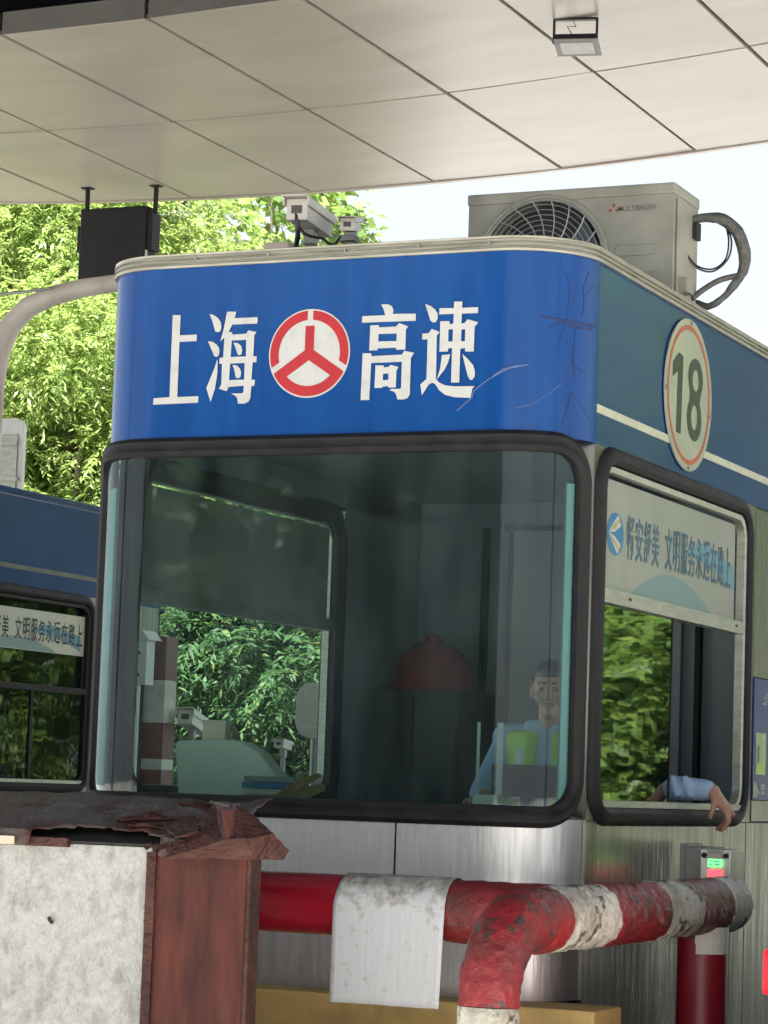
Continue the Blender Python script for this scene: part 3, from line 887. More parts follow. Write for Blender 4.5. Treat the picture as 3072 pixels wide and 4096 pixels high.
def arc(r, a0, a1, n=24):
    return [pt(r * math.sin(R_(a0 + (a1 - a0) * i / n)), r * math.cos(R_(a0 + (a1 - a0) * i / n))) for i in range(n + 1)]


er = MB()
for s in (1, -1):
    er.flat([arc(.965, 4 * s, 108 * s) + arc(.755, 104 * s, 5.2 * s)], lambda a, b: bfront(a, b, .0045))
bot = [pt(-.11, .62), pt(.11, .62), pt(.11, .07), pt(.84, -.42)] + arc(.965, 118, 242) + [pt(-.84, -.42), pt(-.11, .07)]
hole = [pt(0, -.155), pt(.53, -.505)] + arc(.735, 133, 227, 16) + [pt(-.53, -.505)]
er.flat([bot, hole], lambda a, b: bfront(a, b, .0045))
er.build('emblem_wheel', 'red_vinyl', emb)

# number plate on the right side
NB = MB()
nc = (9.862, 2.930)
disc = [(nc[0] + .300 * math.cos(2 * PI * i / 72), nc[1] + .300 * math.sin(2 * PI * i / 72)) for i in range(72)]
NB.prism(disc, lambda a, b, d: bright(a, b, d), .0045, .010)
plate = NB.build('number_sign', 'sign_white', booth)
ring = MB()
ring.flat([[(nc[0] + r * math.cos(2 * PI * i / 72), nc[1] + r * math.sin(2 * PI * i / 72)) for i in range(72)] for r in (.274, .256)], lambda a, b: bright(a, b, .0112))
ring.build('border_ring', 'ring_red', plate)
fnn = lambda a, b: bright(a, b, .0115)
MB().flat([[(9.725, 3.078), (9.779, 3.070), (9.765, 2.762), (9.708, 2.764), (9.714, 3.004), (9.650, 2.972), (9.652, 3.030)]], fnn).build('numeral', 'numeral', plate)
def ell(cx, cz, rx, rz, a0=0, a1=360, n=30):
    return [(cx + rx * math.cos(R_(a0 + (a1 - a0) * i / n)), cz + rz * math.sin(R_(a0 + (a1 - a0) * i / n))) for i in range(n + (0 if a1 - a0 == 360 else 1))]
o8 = ell(9.942, 3.005, .094, .081, -42, 222) + ell(9.934, 2.846, .094, .089, 132, 408)
MB().flat([o8, ell(9.943, 2.999, .041, .043), ell(9.933, 2.850, .040, .050)], fnn).build('numeral', 'numeral', plate)
for a in (88, 182, 272, -10):
    c = (nc[0] + .287 * math.cos(R_(a)), nc[1] + .287 * math.sin(R_(a)))
    MB().prism([(c[0] + .008 * math.cos(k * PI / 4), c[1] + .008 * math.sin(k * PI / 4)) for k in range(8)], lambda p, q, d: bright(p, q, d), .0102, .015).build('bolt', 'grey_metal', plate)
# trim screws
for t in (.62, .92, 1.23, 1.52, 1.79):
    p = bfront(t, ZB + .026, .010)
    nn = (bfront(t, 0, 1) - bfront(t, 0, 0)).normalized()
    MB().tube([p, p + nn * .008], .006, 8).build('screw', 'grey_metal', booth)
# dead creeper stems and cracks on the right corner of the band
vn = lambda L_, off=.003: [bfront(*band_point(1972 + x * .663, 1000 + y * .663), off) for x, y in L_]
for L_, r in (([(420, 100), (460, 200), (455, 330), (440, 425), (415, 500), (390, 590), (300, 670)], .0022), ([(575, 135), (545, 230), (550, 330), (535, 410)], .003),
              ([(610, 220), (560, 260), (548, 290)], .002), ([(500, 450), (490, 560), (480, 680), (520, 720), (560, 732)], .0035), ([(480, 680), (500, 780)], .003),
              ([(470, 860), (440, 980), (410, 1060)], .0035), ([(470, 860), (540, 950), (590, 1050)], .003), ([(330, 480), (380, 440), (440, 430)], .004)):
    MB().tube(vn(L_, .001), r * .30, 6).build('dead_vine', 'vine', booth, True)
for L_, r in (([(0, 760), (60, 720), (130, 700), (215, 690)], .003), ([(420, 800), (330, 870), (230, 930), (130, 955)], .002), ([(290, 405), (420, 425), (540, 450), (615, 465)], .005), ([(430, 435), (500, 470), (600, 480)], .004)):
    MB().tube(vn(L_, .001), r, 6).build('scratch', 'vine' if r > .0035 else 'scratch', booth, True)
L2 = [bfront(*band_point(1000 + x * .663, 1000 + y * .663), .002) for x, y in ((1250, 970), (1340, 890), (1350, 850), (1440, 780), (1560, 715), (1659, 695))]
MB().tube(L2, .0022, 6).build('scratch', 'scratch', booth, True)

# inside of the booth: rear door, window hint, grooves
dr = MB().box((-4.56, 11.600, .66), (-3.72, 11.642, 2.585)).build('rear_door', 'wall_in', booth)
MB().box((-4.30, 11.592, 1.62), (-3.98, 11.601, 2.42)).build('door_window', 'wall_dk', dr)
for x in (-4.565, -3.64, -4.70):
    MB().box((x - .012, 11.594, .66), (x + .012, 11.643, 2.60)).build('wall_joint', 'wall_dk', booth)
MB().box((-4.6, 11.59, 2.585), (-3.70, 11.643, 2.61)).build('door_head', 'wall_dk', booth)

# ------------------------------------------------------------------ canopy
def zc(x):
    if x > -4.5:
        return 6.6 + .0095 * (-4.5 + 10.2) ** 2 + (x + 4.5) * 2 * .0095 * 5.7
    return 6.6 + .0095 * (x + 10.2) ** 2


YE, YM, YN = 20.72, 18.19, 15.62
canopy = thing('toll_canopy', 'large pale panelled toll plaza canopy overhead with dark recess', 'canopy', (-8, 18, 6.6))
JX = [-10.17 + 1.185 * k for k in range(-4, 16)]
for i in range(len(JX) - 1):
    for (y0, y1) in ((YN, YM), (YM, YE)):
        xa, xb = JX[i] + .016, JX[i + 1] - .016
        vs, fs = [], []
        nx = 4
        tl = random.uniform(-.006, .006)
        for k in range(nx + 1):
            x = xa + (xb - xa) * k / nx
            for (y, dz) in ((y0 + .017, 0), (y1 - .017, 0), (y1 - .017, .05), (y0 + .017, .05)):
                vs.append((x, y, zc(x) + dz + tl * (x - xa)))
        for k in range(nx):
            b = 4 * k
            for q in range(4):
                fs.append((b + q, b + (q + 1) % 4, b + 4 + (q + 1) % 4, b + 4 + q))
        fs += [(3, 2, 1, 0), tuple(4 * nx + q for q in range(4))]
        MB().add(vs, fs).build('soffit_panel', 'soffit', canopy, True)
    # return faces towards the recess
    xa, xb = JX[i] + .016, JX[i + 1] - .016
    MB().add([(xa, YN, zc(xa)), (xb, YN, zc(xb)), (xb, YN, zc(xb) + .16), (xa, YN, zc(xa) + .16), (xa, YN + .03, zc(xa) + .002), (xb, YN + .03, zc(xb) + .002), (xb, YN + .03, zc(xb) + .16), (xa, YN + .03, zc(xa) + .16)],
             [(0, 1, 2, 3), (7, 6, 5, 4), (0, 4, 5, 1), (1, 5, 6, 2), (2, 6, 7, 3), (3, 7, 4, 0)]).build('return_panel', 'fascia_grey', canopy)
xs = [JX[0] + (JX[-1] - JX[0]) * k / 30 for k in range(31)]


def strip(y0, y1, d0, d1):
    vs, fs = [], []
    for x in xs:
        vs += [(x, y0, zc(x) + d0), (x, y1, zc(x) + d0), (x, y1, zc(x) + d1), (x, y0, zc(x) + d1)]
    for k in range(30):
        for q in range(4):
            fs.append((4 * k + q, 4 * k + (q + 1) % 4, 4 * k + 4 + (q + 1) % 4, 4 * k + 4 + q))
    fs += [(3, 2, 1, 0), (120, 121, 122, 123)]
    return MB().add(vs, fs)


strip(YN + .035, YE, .055, .12).build('soffit_backing', 'dark', canopy)
strip(YE + .002, YE + .06, -.012, .5).build('edge_fascia', 'soffit', canopy)
strip(1.5, YE - .02, .50, .60).build('deck', 'dark_steel', canopy)
for y in (14.2, 12.4, 10.6, 8.8, 7.0, 5.2, 3.4):
    strip(y, y + .12, .22, .498).build('deck_beam', 'dark_steel', canopy)
strip(1.44, 1.498, .2, 1.1).build('edge_fascia', 'soffit', canopy)
for (x, y) in ((-13.2, 17.0), (-1.2, 17.0), (-13.2, 5.5), (6.6, 5.5)):
    MB().box((x - .2, y - .2, 0), (x + .2, y + .2, zc(x) + (.05 if y > 15 else .6))).build('column', 'fascia_grey', canopy)

# floodlight under the soffit
fp = onZ(1244, 38, 6.748)
fl = thing('floodlight', 'grey floodlight in a black yoke hung under the pale soffit', 'floodlight', (fp.x, fp.y, 6.74))
ax = Vector((.97, .22, 0)).normalized()
ay = Vector((-ax.y, ax.x, 0))
MB().obox(fp + Vector((0, 0, -.012)), ax * .155, ay * .02, Vector((0, 0, .008))).build('yoke_bar', 'black_box', fl)
for s in (-1, 1):
    MB().obox(fp + ax * s * .15 + Vector((0, 0, -.095)), ax * .007, ay * .018, Vector((0, 0, .09))).build('yoke_arm', 'black_box', fl)
hn = (ay * .16 - ax * .06 + Vector((0, 0, .95))).normalized()
hd = ax.cross(hn)
hc = fp + Vector((0, 0, -.195)) - ay * .02 + ax * .02
MB().obox(hc, ax * .148, hd * .12, hn * .022).build('lamp_housing', 'black_box', fl, bevel=.006)
MB().obox(hc - hn * .026, ax * .155, hd * .13, hn * .006).build('lamp_bezel', 'grey_metal', fl, bevel=.003)
MB().obox(hc - hn * .034, ax * .115, hd * .085, hn * .003).build('lamp_glass', 'lamp_glass', fl)
MB().tube([fp + Vector((-.02, 0, -.02)), fp + Vector((.0, .01, -.06)), fp + Vector((-.07, .02, -.05)), fp + Vector((-.03, .03, -.12)), hc + hn * .02], .004, 6).build('lead', 'cable', fl, True)

# black lane sign hung from the canopy edge, its back to us
p1, p2 = onY(190, 405, 20.2), onY(338, 403, 20.2)
hs = thing('hanging_lane_sign', 'black lane sign box hanging on two rods from the canopy edge', 'lane sign', ((p1.x + p2.x) / 2, 20.2, p1.z))
for p in (p1, p2):
    q = onY(188 if p is p1 else 335, 470, 20.2)
    MB().tube([(p.x, 20.2, zc(p.x) - .005), q], .022, 8).build('hanger_rod', 'black_box', hs)
    MB().box((p.x - .05, 20.16, zc(p.x) - .012), (p.x + .05, 20.24, zc(p.x) - .002)).build('hanger_plate', 'black_box', hs)
a, b = onY(186, 457, 20.2), onY(322, 610, 20.2)
MB().box((a.x, 20.10, b.z), (b.x, 20.30, a.z)).build('sign_housing', 'black_box', hs, bevel=.02)
c0, c1 = onY(172, 490, 20.15), onY(186, 545, 20.15)
MB().box((c0.x, 20.12, c1.z), (a.x - .002, 20.26, c0.z)).build('side_bracket', 'black_box', hs)
c0, c1 = onY(316, 462, 20.15), onY(334, 540, 20.15)
MB().box((b.x + .002, 20.12, c1.z), (b.x + .055, 20.26, c0.z)).build('side_bracket', 'black_box', hs)
q0, q1 = onY(316, 540, 20.08), onY(316, 600, 20.08)
MB().tube([q0, q1], .012, 8).build('conduit', 'alu', hs)

# bent arm behind the booth
arm_pts = [onY(300, 604, 16.9), onY(250, 612, 16.9), onY(180, 622, 16.9), onY(110, 640, 16.9), onY(60, 664, 16.9), onY(22, 705, 16.9), onY(-2, 760, 16.9), onY(-14, 830, 16.9)]
am = thing('mast_arm', 'old whitish bent pipe arm curving down behind the blue booth', 'mast arm', (arm_pts[-1].x - .05, 16.9, 0))
pp = arm_pts + [Vector((arm_pts[-1].x - .02, 16.9, 3.0)), Vector((arm_pts[-1].x - .03, 16.9, 0))]
MB().tube(pp, [.062, .066, .07, .075, .08, .083, .084, .085, .086, .09], 16).build('pipe', 'arm', am, True)
MB().tube([onY(-30, 638, 16.8), onY(60, 630, 16.8), onY(110, 622, 16.8)], .012, 8).build('tie_bar', 'grey_metal', am)
MB().box((pp[-1].x - .2, 16.7, 0), (pp[-1].x + .2, 17.1, .03)).build('base_plate', 'grey_metal', am)

# rounded white board standing behind the left booth
q0, q1 = onY(-45, 905, 18.0), onY(44, 1075, 18.0)
sb = thing('rounded_signboard', 'white rounded board with grey panel above the left booth roof', 'signboard', ((q0.x + q1.x) / 2, 18.0, 0))
def rrect(x0, x1, z0, z1, r, n=6):
    o = []
    for cx, cz, s in ((x1 - r, z1 - r, 0), (x0 + r, z1 - r, 90), (x0 + r, z0 + r, 180), (x1 - r, z0 + r, 270)):
        o += [(cx + r * math.cos(R_(s + 90 * k / n)), cz + r * math.sin(R_(s + 90 * k / n))) for k in range(n + 1)]
    return o
MB().prism(rrect(q0.x, q1.x, q1.z, q0.z, .09), lambda a, b, d: (a, d, b), 18.0, 18.05).build('board_frame', 'post_white', sb, bevel=.008)
r0, r1 = onY(-35, 940, 17.99), onY(33, 1060, 17.99)
MB().box((r0.x, 17.985, r1.z), (r1.x, 17.999, r0.z)).build('board_panel', 'alu', sb)
for v in (958, 1035):
    e = onY(38, v, 17.98)
    MB().box((r0.x - .02, 17.965, e.z - .015), (e.x, 17.984, e.z + .015)).build('board_rail', 'alu', sb)
MB().tube([((q0.x + q1.x) / 2, 18.09, 0), ((q0.x + q1.x) / 2, 18.09, q1.z + .3)], .04, 10).build('post', 'grey_metal', sb)

# ------------------------------------------------------------------ air conditioner on the roof
AX0, AX1, AY0, AY1, AZ0, AZ1 = -4.128, -3.246, 9.90, 10.22, 3.118, 3.785
acu = thing('air_conditioner', 'weathered beige outdoor air conditioner unit with round fan grille on the booth roof', 'air conditioner', ((AX0 + AX1) / 2, 10.06, 3.116))
FC = (-3.800, 3.492)
FR = .262
cb = [(AX0, AZ0 + .03), (AX1, AZ0 + .03), (AX1, AZ1), (AX0, AZ1)]
hl = [(FC[0] + FR * math.cos(2 * PI * i / 48), FC[1] + FR * math.sin(2 * PI * i / 48)) for i in range(48)]
body = MB().flat([cb, hl], lambda a, b: (a, AY0, b))
body.add([(AX0, AY0, AZ0 + .03), (AX1, AY0, AZ0 + .03), (AX1, AY1, AZ0 + .03), (AX0, AY1, AZ0 + .03), (AX0, AY0, AZ1), (AX1, AY0, AZ1), (AX1, AY1, AZ1), (AX0, AY1, AZ1)],
         [(0, 3, 2, 1), (4, 5, 6, 7), (1, 2, 6, 5), (2, 3, 7, 6), (3, 0, 4, 7)])
n = 48
body.add([(x, AY0, z) for x, z in hl] + [(x, AY0 + .10, z) for x, z in hl], [(i, (i + 1) % n, n + (i + 1) % n, n + i) for i in range(n)])
body.build('cabinet', 'ac', acu)
MB().box((AX0 - .006, AY0 - .008, AZ1 - .035), (AX1 + .006, AY1 + .006, AZ1 + .012)).build('top_cover', 'ac', acu, bevel=.010)
MB().prism(hl, lambda a, b, d: (a, d, b), AY0 + .10, AY0 + .104).build('fan_well', 'ac_dark', acu)
hub = MB().tube([(FC[0], AY0 + .05, FC[1]), (FC[0], AY0 + .09, FC[1])], .06, 16)
for k in range(3):
    a0 = R_(120 * k + 20)
    pts = []
    for (rr, da) in ((.06, 0), (.15, -.12), (.24, -.05), (.245, .55), (.15, .5), (.06, .35)):
        pts.append((FC[0] + rr * math.cos(a0 + da), FC[1] + rr * math.sin(a0 + da)))
    hub.prism(pts, lambda a, b, d: (a, d, b), AY0 + .06, AY0 + .066)
hub.build('fan', 'blade', acu)
gr = MB()
for k in range(1, 13):
    r = FR * k / 12 + .004
    yy = AY0 - .006 - .022 * (1 - (k / 12) ** 2)
    gr.tube([(FC[0] + r * math.cos(2 * PI * i / 40), yy, FC[1] + r * math.sin(2 * PI * i / 40)) for i in range(41)], .0018 if k < 12 else .006, 4, False)
for k in range(20):
    pts = []
    for j in range(7):
        r = FR * (.12 + .9 * j / 6)
        a_ = 2 * PI * k / 20 + .5 * (j / 6)
        pts.append((FC[0] + r * math.cos(a_), AY0 - .008 - .022 * (1 - min(1, (r / FR)) ** 2), FC[1] + r * math.sin(a_)))
    gr.tube(pts, .0026, 4)
gr.build('fan_grille', 'wire', acu, True)
MB().tube([(FC[0] + (FR + .016) * math.cos(2 * PI * i / 48), AY0 - .004, FC[1] + (FR + .016) * math.sin(2 * PI * i / 48)) for i in range(49)], .010, 8, False).build('grille_rim', 'ac', acu, True)
for zz in (3.528, 3.458, 3.388):
    o = rrect(-3.486, -3.312, zz - .022, zz + .022, .021)
    MB().prism(o, lambda a, b, d: (a, d, b), AY0 - .007, AY0 - .0005).build('pressed_rib', 'ac', acu, bevel=.003)
MB().box((AX1 + .002, AY0 + .03, 3.30), (AX1 + .012, AY1 - .04, 3.74)).build('service_cover', 'ac', acu, bevel=.004)
MB().box((AX1 + .0125, AY1 - .11, 3.61), (AX1 + .03, AY1 - .05, 3.68)).build('cable_entry', 'dark', acu)
MB().box((AX1 + .002, AY0 + .05, 3.36), (AX1 + .05, AY0 + .14, 3.42)).build('valve_guard', 'ac', acu, bevel=.01)
for zz in (3.20, 3.155):
    MB().tube([(AX1, AY0 + .16, zz), (AX1 + .055, AY0 + .16, zz)], .014, 8).build('valve', 'cable', acu)
for sx in (.12, .76):
    MB().box((AX0 + sx - .03, AY0, AZ0 - .002), (AX0 + sx + .03, AY1, AZ0 + .029)).build('foot', 'grey_metal', acu)
text_mb('MULTIBRUSH', lambda a, b: (a, AY0 - .0014, b), -3.478, 3.690, .158, .022, .004).build('lettering', 'faded', acu)
text_mb('mm mmmmmm mm', lambda a, b: (a, AY0 - .0014, b), -3.46, 3.724, .14, .008).build('faint_print', 'faded', acu) if False else None
tm = MB()
for (dx, dz) in ((0, .016), (-.014, -.004), (.014, -.004)):
    tm.flat([[(-3.498 + dx, 3.700 + dz - .009), (-3.489 + dx, 3.700 + dz), (-3.498 + dx, 3.700 + dz + .009), (-3.507 + dx, 3.700 + dz)]], lambda a, b: (a, AY0 - .0014, b))
tm.build('emblem', 'faded_red', acu)

hp = [onY(1498, 474, 10.12), onY(1530, 470, 10.12), onY(1560, 474, 10.14), onY(1592, 500, 10.16), onY(1608, 545, 10.18), onY(1606, 580, 10.2), onY(1590, 610, 10.2), onY(1560, 645, 10.2), onY(1530, 662, 10.2), onY(1505, 655, 10.2), onY(1502, 664, 10.2)]
def spline(p, n=6):
    p = [Vector(q) for q in p]
    o = []
    for i in range(len(p) - 1):
        a, b, c, d = p[max(i - 1, 0)], p[i], p[i + 1], p[min(i + 2, len(p) - 1)]
        for k in range(n):
            t = k / n
            o.append(.5 * (2 * b + (c - a) * t + (2 * a - 5 * b + 4 * c - d) * t * t + (3 * b - a - 3 * c + d) * t ** 3))
    o.append(p[-1])
    return o
sp = spline(hp)
nn = len(sp)
hose = MB().tube(sp, [.014 + .012 * math.sin(PI * min(1, k / nn * 1.5)) if k < nn * .66 else .014 for k in range(nn)], 10, rough=.003).build('wrapped_hose', 'hose', acu, True)
MB().tube(spline([onY(1595, 595, 10.2), onY(1555, 605, 10.18), onY(1520, 625, 10.16), onY(1495, 645, 10.12)]), .012, 8).build('drain_hose', 'hose', acu, True)
for k in range(2):
    MB().tube(spline([onY(1566, 480, 10.15 + .02 * k), onY(1580 - 6 * k, 520, 10.15), onY(1572 - 5 * k, 560, 10.15), onY(1540, 586 - 5 * k, 10.14), onY(1505, 578 - 4 * k, 10.1), onY(1480, 545, 10.05)]), .004, 6).build('lead', 'cable', acu, True)


# ------------------------------------------------------------------ cameras on the roof
def make_camera(base, front, back, size, label, cableside=None, group='security cameras around the booths', polez=None):
    root = thing('security_camera', label, 'security camera', base, group)
    f, b = Vector(front), Vector(back)
    ax_ = (b - f).normalized()
    sx = ax_.cross(Vector((0, 0, 1))).normalized()
    up = sx.cross(ax_)
    c = (f + b) / 2
    hl_ = (b - f).length / 2
    W, H = size
    MB().obox(c, sx * W * .44, ax_ * hl_, up * H * .42).build('housing', 'cam_white', root, bevel=.004)
    MB().obox(c + up * H * .47 - ax_ * .02, sx * W * .52, ax_ * (hl_ + .03), up * H * .03).build('sun_hood', 'cam_white', root, bevel=.002)
    for s in (-1, 1):
        MB().obox(c + up * H * .30 + sx * s * W * .50, sx * .003, ax_ * (hl_ + .02), up * H * .16).build('hood_side', 'cam_white', root)
    MB().obox(f - ax_ * .0015, sx * W * .22, ax_ * .001, up * H * .16).build('lens_window', 'faded', root)
    j = c - up * (H * .42 + .03) + ax_ * .02
    MB().obox(j, sx * .022, ax_ * .035, up * .03).build('bracket', 'grey_metal', root, bevel=.004)
    MB().tube([base, (j.x, j.y, j.z - .02)], .018, 10).build('pole', 'grey_metal', root)
    return root


bp = onY(664, 520, 9.3)
c1_ = make_camera((bp.x, 9.30, 3.116), onY(641, 452, 9.12), onY(697, 492, 9.52), (.098, .10), 'white bullet camera with sun hood on a short pole above the blue band')
k = [onY(640, 460, 9.13), onY(642, 480, 9.13), onY(643, 510, 9.15), onY(636, 545, 9.2)]
MB().tube(spline(k), .011, 8).build('cable', 'cable', c1_, True)
k = [onY(643, 483, 9.14), onY(658, 505, 9.14), onY(683, 513, 9.14), onY(697, 516, 9.14), onY(712, 527, 9.14), onY(725, 526, 9.14), onY(735, 512, 9.2)]
MB().tube(spline(k), .006, 8).build('cable', 'cable', c1_, True)
bp = onY(752, 525, 9.35)
c2_ = make_camera((bp.x, 9.40, 3.116), onY(750, 484, 9.28), onY(764, 486, 9.46), (.068, .062), 'small square camera on a bracket right of the bullet camera')
MB().obox(onY(752, 516, 9.36), Vector((.035, 0, 0)), Vector((0, .03, 0)), Vector((0, 0, .012))).build('base_plate', 'grey_metal', c2_)
bx = onY(600, 533, 9.30)
jb = thing('junction_box', 'small pinkish junction box on the roof edge left of the cameras', 'junction box', (bx.x, 9.33, 3.116))
MB().box((bx.x - .055, 9.28, 3.45), (bx.x + .055, 9.38, 3.505)).build('box_body', 'led_pale', jb, bevel=.005)
MB().tube([(bx.x, 9.33, 3.116), (bx.x, 9.33, 3.452)], .02, 8).build('stand', 'grey_metal', jb)

# ------------------------------------------------------------------ front barrier block with torn cap
BY = 7.2
bk = thing('barrier_block', 'thick white concrete crash block with rusty red end plate and torn cap', 'barrier', (-4.6, 7.45, .2))
vs, fs = [], []
nx, nz = 190, 90
X0, X1, ZA, ZBk = -6.1, -3.982, .0, 1.148
for i in range(nx + 1):
    for j in range(nz + 1):
        x, z = X0 + (X1 - X0) * i / nx, ZA + (ZBk - ZA) * j / nz
        q = Vector((x * 9, 0, z * 6))
        vs.append((x, BY - .005 * noise.fractal(q, .7, 2, 3) - .0050 * noise.fractal(Vector((x * 34, 1, z * 22)), .8, 2, 3), z))
for i in range(nx):
    for j in range(nz):
        a = i * (nz + 1) + j
        fs.append((a, a + nz + 1, a + nz + 2, a + 1))
cm = MB().add(vs, fs)
cm.box((X0, BY + .02, 0), (X1, BY + .42, ZBk))
MB().prism([(-4.340, .918), (-4.334, .922), (-4.329, .913), (-4.323, .908), (-4.324, .899), (-4.329, .902), (-4.335, .907)], lambda a, b, d: (a, d, b), BY - .016, BY - .006).build('chip', 'dark', bk)
cm.build('concrete_body', 'concrete', bk, True)
MB().box((X1 + .002, BY - .012, 0), (-3.652, BY + .045, 1.135)).build('end_plate', 'rust_red', bk, bevel=.006)
MB().box((-3.649, BY - .016, 0), (-3.636, BY + .05, 1.128)).build('end_flange', 'rust_cap_red', bk)
MB().box((X1 - .012, BY - .020, 0), (X1 + .020, BY - .0125, 1.135)).build('edge_strip', 'rust_cap_red', bk)
# cap: buckled sheet, back edge higher, front lip torn open near the end plate
def cap_z(x, f, y):
    tear = min(1, max(0, (x + 4.75) / .7))
    return (1.178 + .125 * f ** .85 + .020 * tear * noise.fractal(Vector((x * 5, y * 8, 1.7)), .8, 2, 4) + .006 * noise.fractal(Vector((x * 4, y * 6, 0)), .8, 2, 3)
            + .012 * tear * abs(noise.noise(Vector((x * 3.1, y * 12, 8)))))


vs, fs, f2 = [], [], []
nx, ny = 170, 22
for i in range(nx + 1):
    x = -6.15 + 2.36 * i / nx
    for j in range(ny + 1):
        f = j / ny
        y = BY - .05 + .47 * f
        z = cap_z(x, f, y)
        if j == 0:
            z -= .040 + .008 * noise.noise(Vector((x * 7, 3, 0)))
            y += .006
        vs.append((x, y + (.016 * noise.noise(Vector((x * 16, f, 5))) if j < 2 else 0), z))
edge = lambda x: 1.2 + 2.8 * max(0, math.sin(PI * min(1, max(0, (x + 4.40) / .46)))) ** 1.5 * (1 + .9 * noise.noise(Vector((x * 13, 2, 2))))
for i in range(nx):
    x = -6.15 + 2.36 * (i + .5) / nx
    for j in range(ny):
        if -4.40 < x < -3.94 and j < edge(x):
            continue
        a = i * (ny + 1) + j
        fs.append((a, a + ny + 1, a + ny + 2, a + 1))
cap = MB().add(vs, fs).build('cap_sheet', 'rust_cap', bk, True)
sol = cap.modifiers.new('thick', 'SOLIDIFY')
sol.thickness = .006
bed = [(BY + .0, 1.150), (BY - .02, 1.158), (BY + .40, 1.268), (BY + .40, 1.150)]
MB().prism(bed, lambda a, b, d: (d, a, b), -6.1, -3.86).build('cap_bed', 'dark', bk)
MB().box((-6.15, BY - .033, 1.138), (-4.27, BY - .0125, 1.166)).build('cap_lip', 'rust_cap_red', bk)
MB().box((-6.15, BY - .052, 1.140), (-4.452, BY - .0465, 1.166)).build('lip_film', 'card', bk)
# a peeled ridge of old paint and a second loose layer
for (x0, y0, ln_, wd_) in ((-4.18, 7.33, .22, .05), (-4.10, 7.25, .16, .04), (-4.02, 7.43, .18, .05)):
    vs, fs = [], []
    for i in range(17):
        for j in range(5):
            x = x0 + ln_ * i / 16
            y = y0 + wd_ * (j / 4 - .5) * (.5 + .5 * math.sin(PI * i / 16)) + .02 * noise.noise(Vector((x * 9, 1, 1)))
            f = (y - BY + .05) / .47
            vs.append((x, y, cap_z(x, max(0, f), y) + .004 + .014 * (1 - j / 4) * abs(noise.noise(Vector((x * 12, j, 3)))) + .008 * (j == 0)))
    fs = [(i * 5 + j, i * 5 + 5 + j, i * 5 + 6 + j, i * 5 + j + 1) for i in range(16) for j in range(4)]
    o = MB().add(vs, fs).build('peeled_flake', 'rust_cap_red', bk, True)
    m_ = o.modifiers.new('thick', 'SOLIDIFY')
    m_.thickness = .003


def sheet(tris, name, m, parent, sub=2, amp=.010, seed=0.):
    """torn plate from a few corner points, subdivided and buckled"""
    bm = bmesh.new()
    keys = {}
    for t in tris:
        vv = []
        for p in t:
            kx = tuple(round(c, 4) for c in p)
            if kx not in keys:
                keys[kx] = bm.verts.new(p)
            vv.append(keys[kx])
        try:
            bm.faces.new(vv)
        except ValueError:
            pass
    bmesh.ops.subdivide_edges(bm, edges=bm.edges[:], cuts=sub, use_grid_fill=True)
    bmesh.ops.triangulate(bm, faces=bm.faces[:])
    for v_ in bm.verts:
        v_.co += Vector((.3, 1, .6)) * amp * noise.fractal(v_.co * 13 + Vector((seed, 0, 0)), .8, 2, 4)
    bm.verts.index_update()
    mb = MB().add([q.co.copy() for q in bm.verts], [tuple(q.index for q in f.verts) for f in bm.faces])
    bm.free()
    o = mb.build(name, m, parent)
    s_ = o.modifiers.new('thick', 'SOLIDIFY')
    s_.thickness = .007
    return o


P = lambda u, v, Y: onY(u, v, Y)
A, B, C_, D, E_, F_, G, H = P(418, 1795, 7.16), P(462, 1732, 7.34), P(512, 1738, 7.20), P(590, 1800, 7.15), P(624, 1838, 7.22), P(612, 1858, 7.22), P(556, 1856, 7.14), P(352, 1855, 7.12)
I_, J_ = P(480, 1815, 7.08), P(530, 1812, 7.07)
sheet([(A, B, I_), (B, C_, I_), (C_, J_, I_), (C_, D, J_), (D, G, J_), (G, I_, J_), (A, I_, H), (I_, G, H)], 'torn_cap_plate', 'rust_cap_red', bk, 3, .010, 1.3)
sheet([(D, E_, F_), (D, F_, G), (C_, P(560, 1772, 7.5), D), (P(560, 1772, 7.5), E_, D)], 'torn_cap_plate', 'rust_cap_red', bk, 3, .008, 4.2)
sheet([(B, P(455, 1728, 7.62), P(520, 1742, 7.6)), (B, P(520, 1742, 7.6), C_), (C_, P(520, 1742, 7.6), P(560, 1772, 7.5))], 'torn_cap_plate', 'rust_cap', bk, 3, .008, 2.2)
sheet([(P(350, 1778, 7.28), P(420, 1762, 7.36), P(432, 1792, 7.14)), (P(350, 1778, 7.28), P(432, 1792, 7.14), P(380, 1806, 7.10))], 'torn_cap_plate', 'rust_cap_red', bk, 3, .012, 6.)
sheet([(P(478, 1750, 7.075), P(505, 1752, 7.07), P(500, 1800, 7.05)), (P(478, 1750, 7.075), P(500, 1800, 7.05), P(486, 1815, 7.055))], 'rust_flake', 'rust_red', bk, 2, .004, 3.)
for k in range(7):
    a = P(318 + 13 * k + random.uniform(-4, 4), 1822 + random.uniform(-3, 3), 7.135)
    w_ = random.uniform(.012, .03)
    o = MB().add([a, a + Vector((w_, -.004, .004)), a + Vector((w_ * 1.1, -.012, -.012)), a + Vector((w_ * .4, -.016, -.026 * random.uniform(.5, 1.3))), a + Vector((-.004, -.008, -.010))], [(0, 1, 2, 3, 4)]).build('torn_shred', 'rust_cap_red', bk)
    m_ = o.modifiers.new('thick', 'SOLIDIFY')
    m_.thickness = .003

# ------------------------------------------------------------------ red and white guard rail
RZ, RX, RR = .975, -2.85, .098
gd = thing('guard_rail', 'thick red and white pipe guard rail bent round the booth corner', 'guard rail', (-2.9, 8.0, .2))


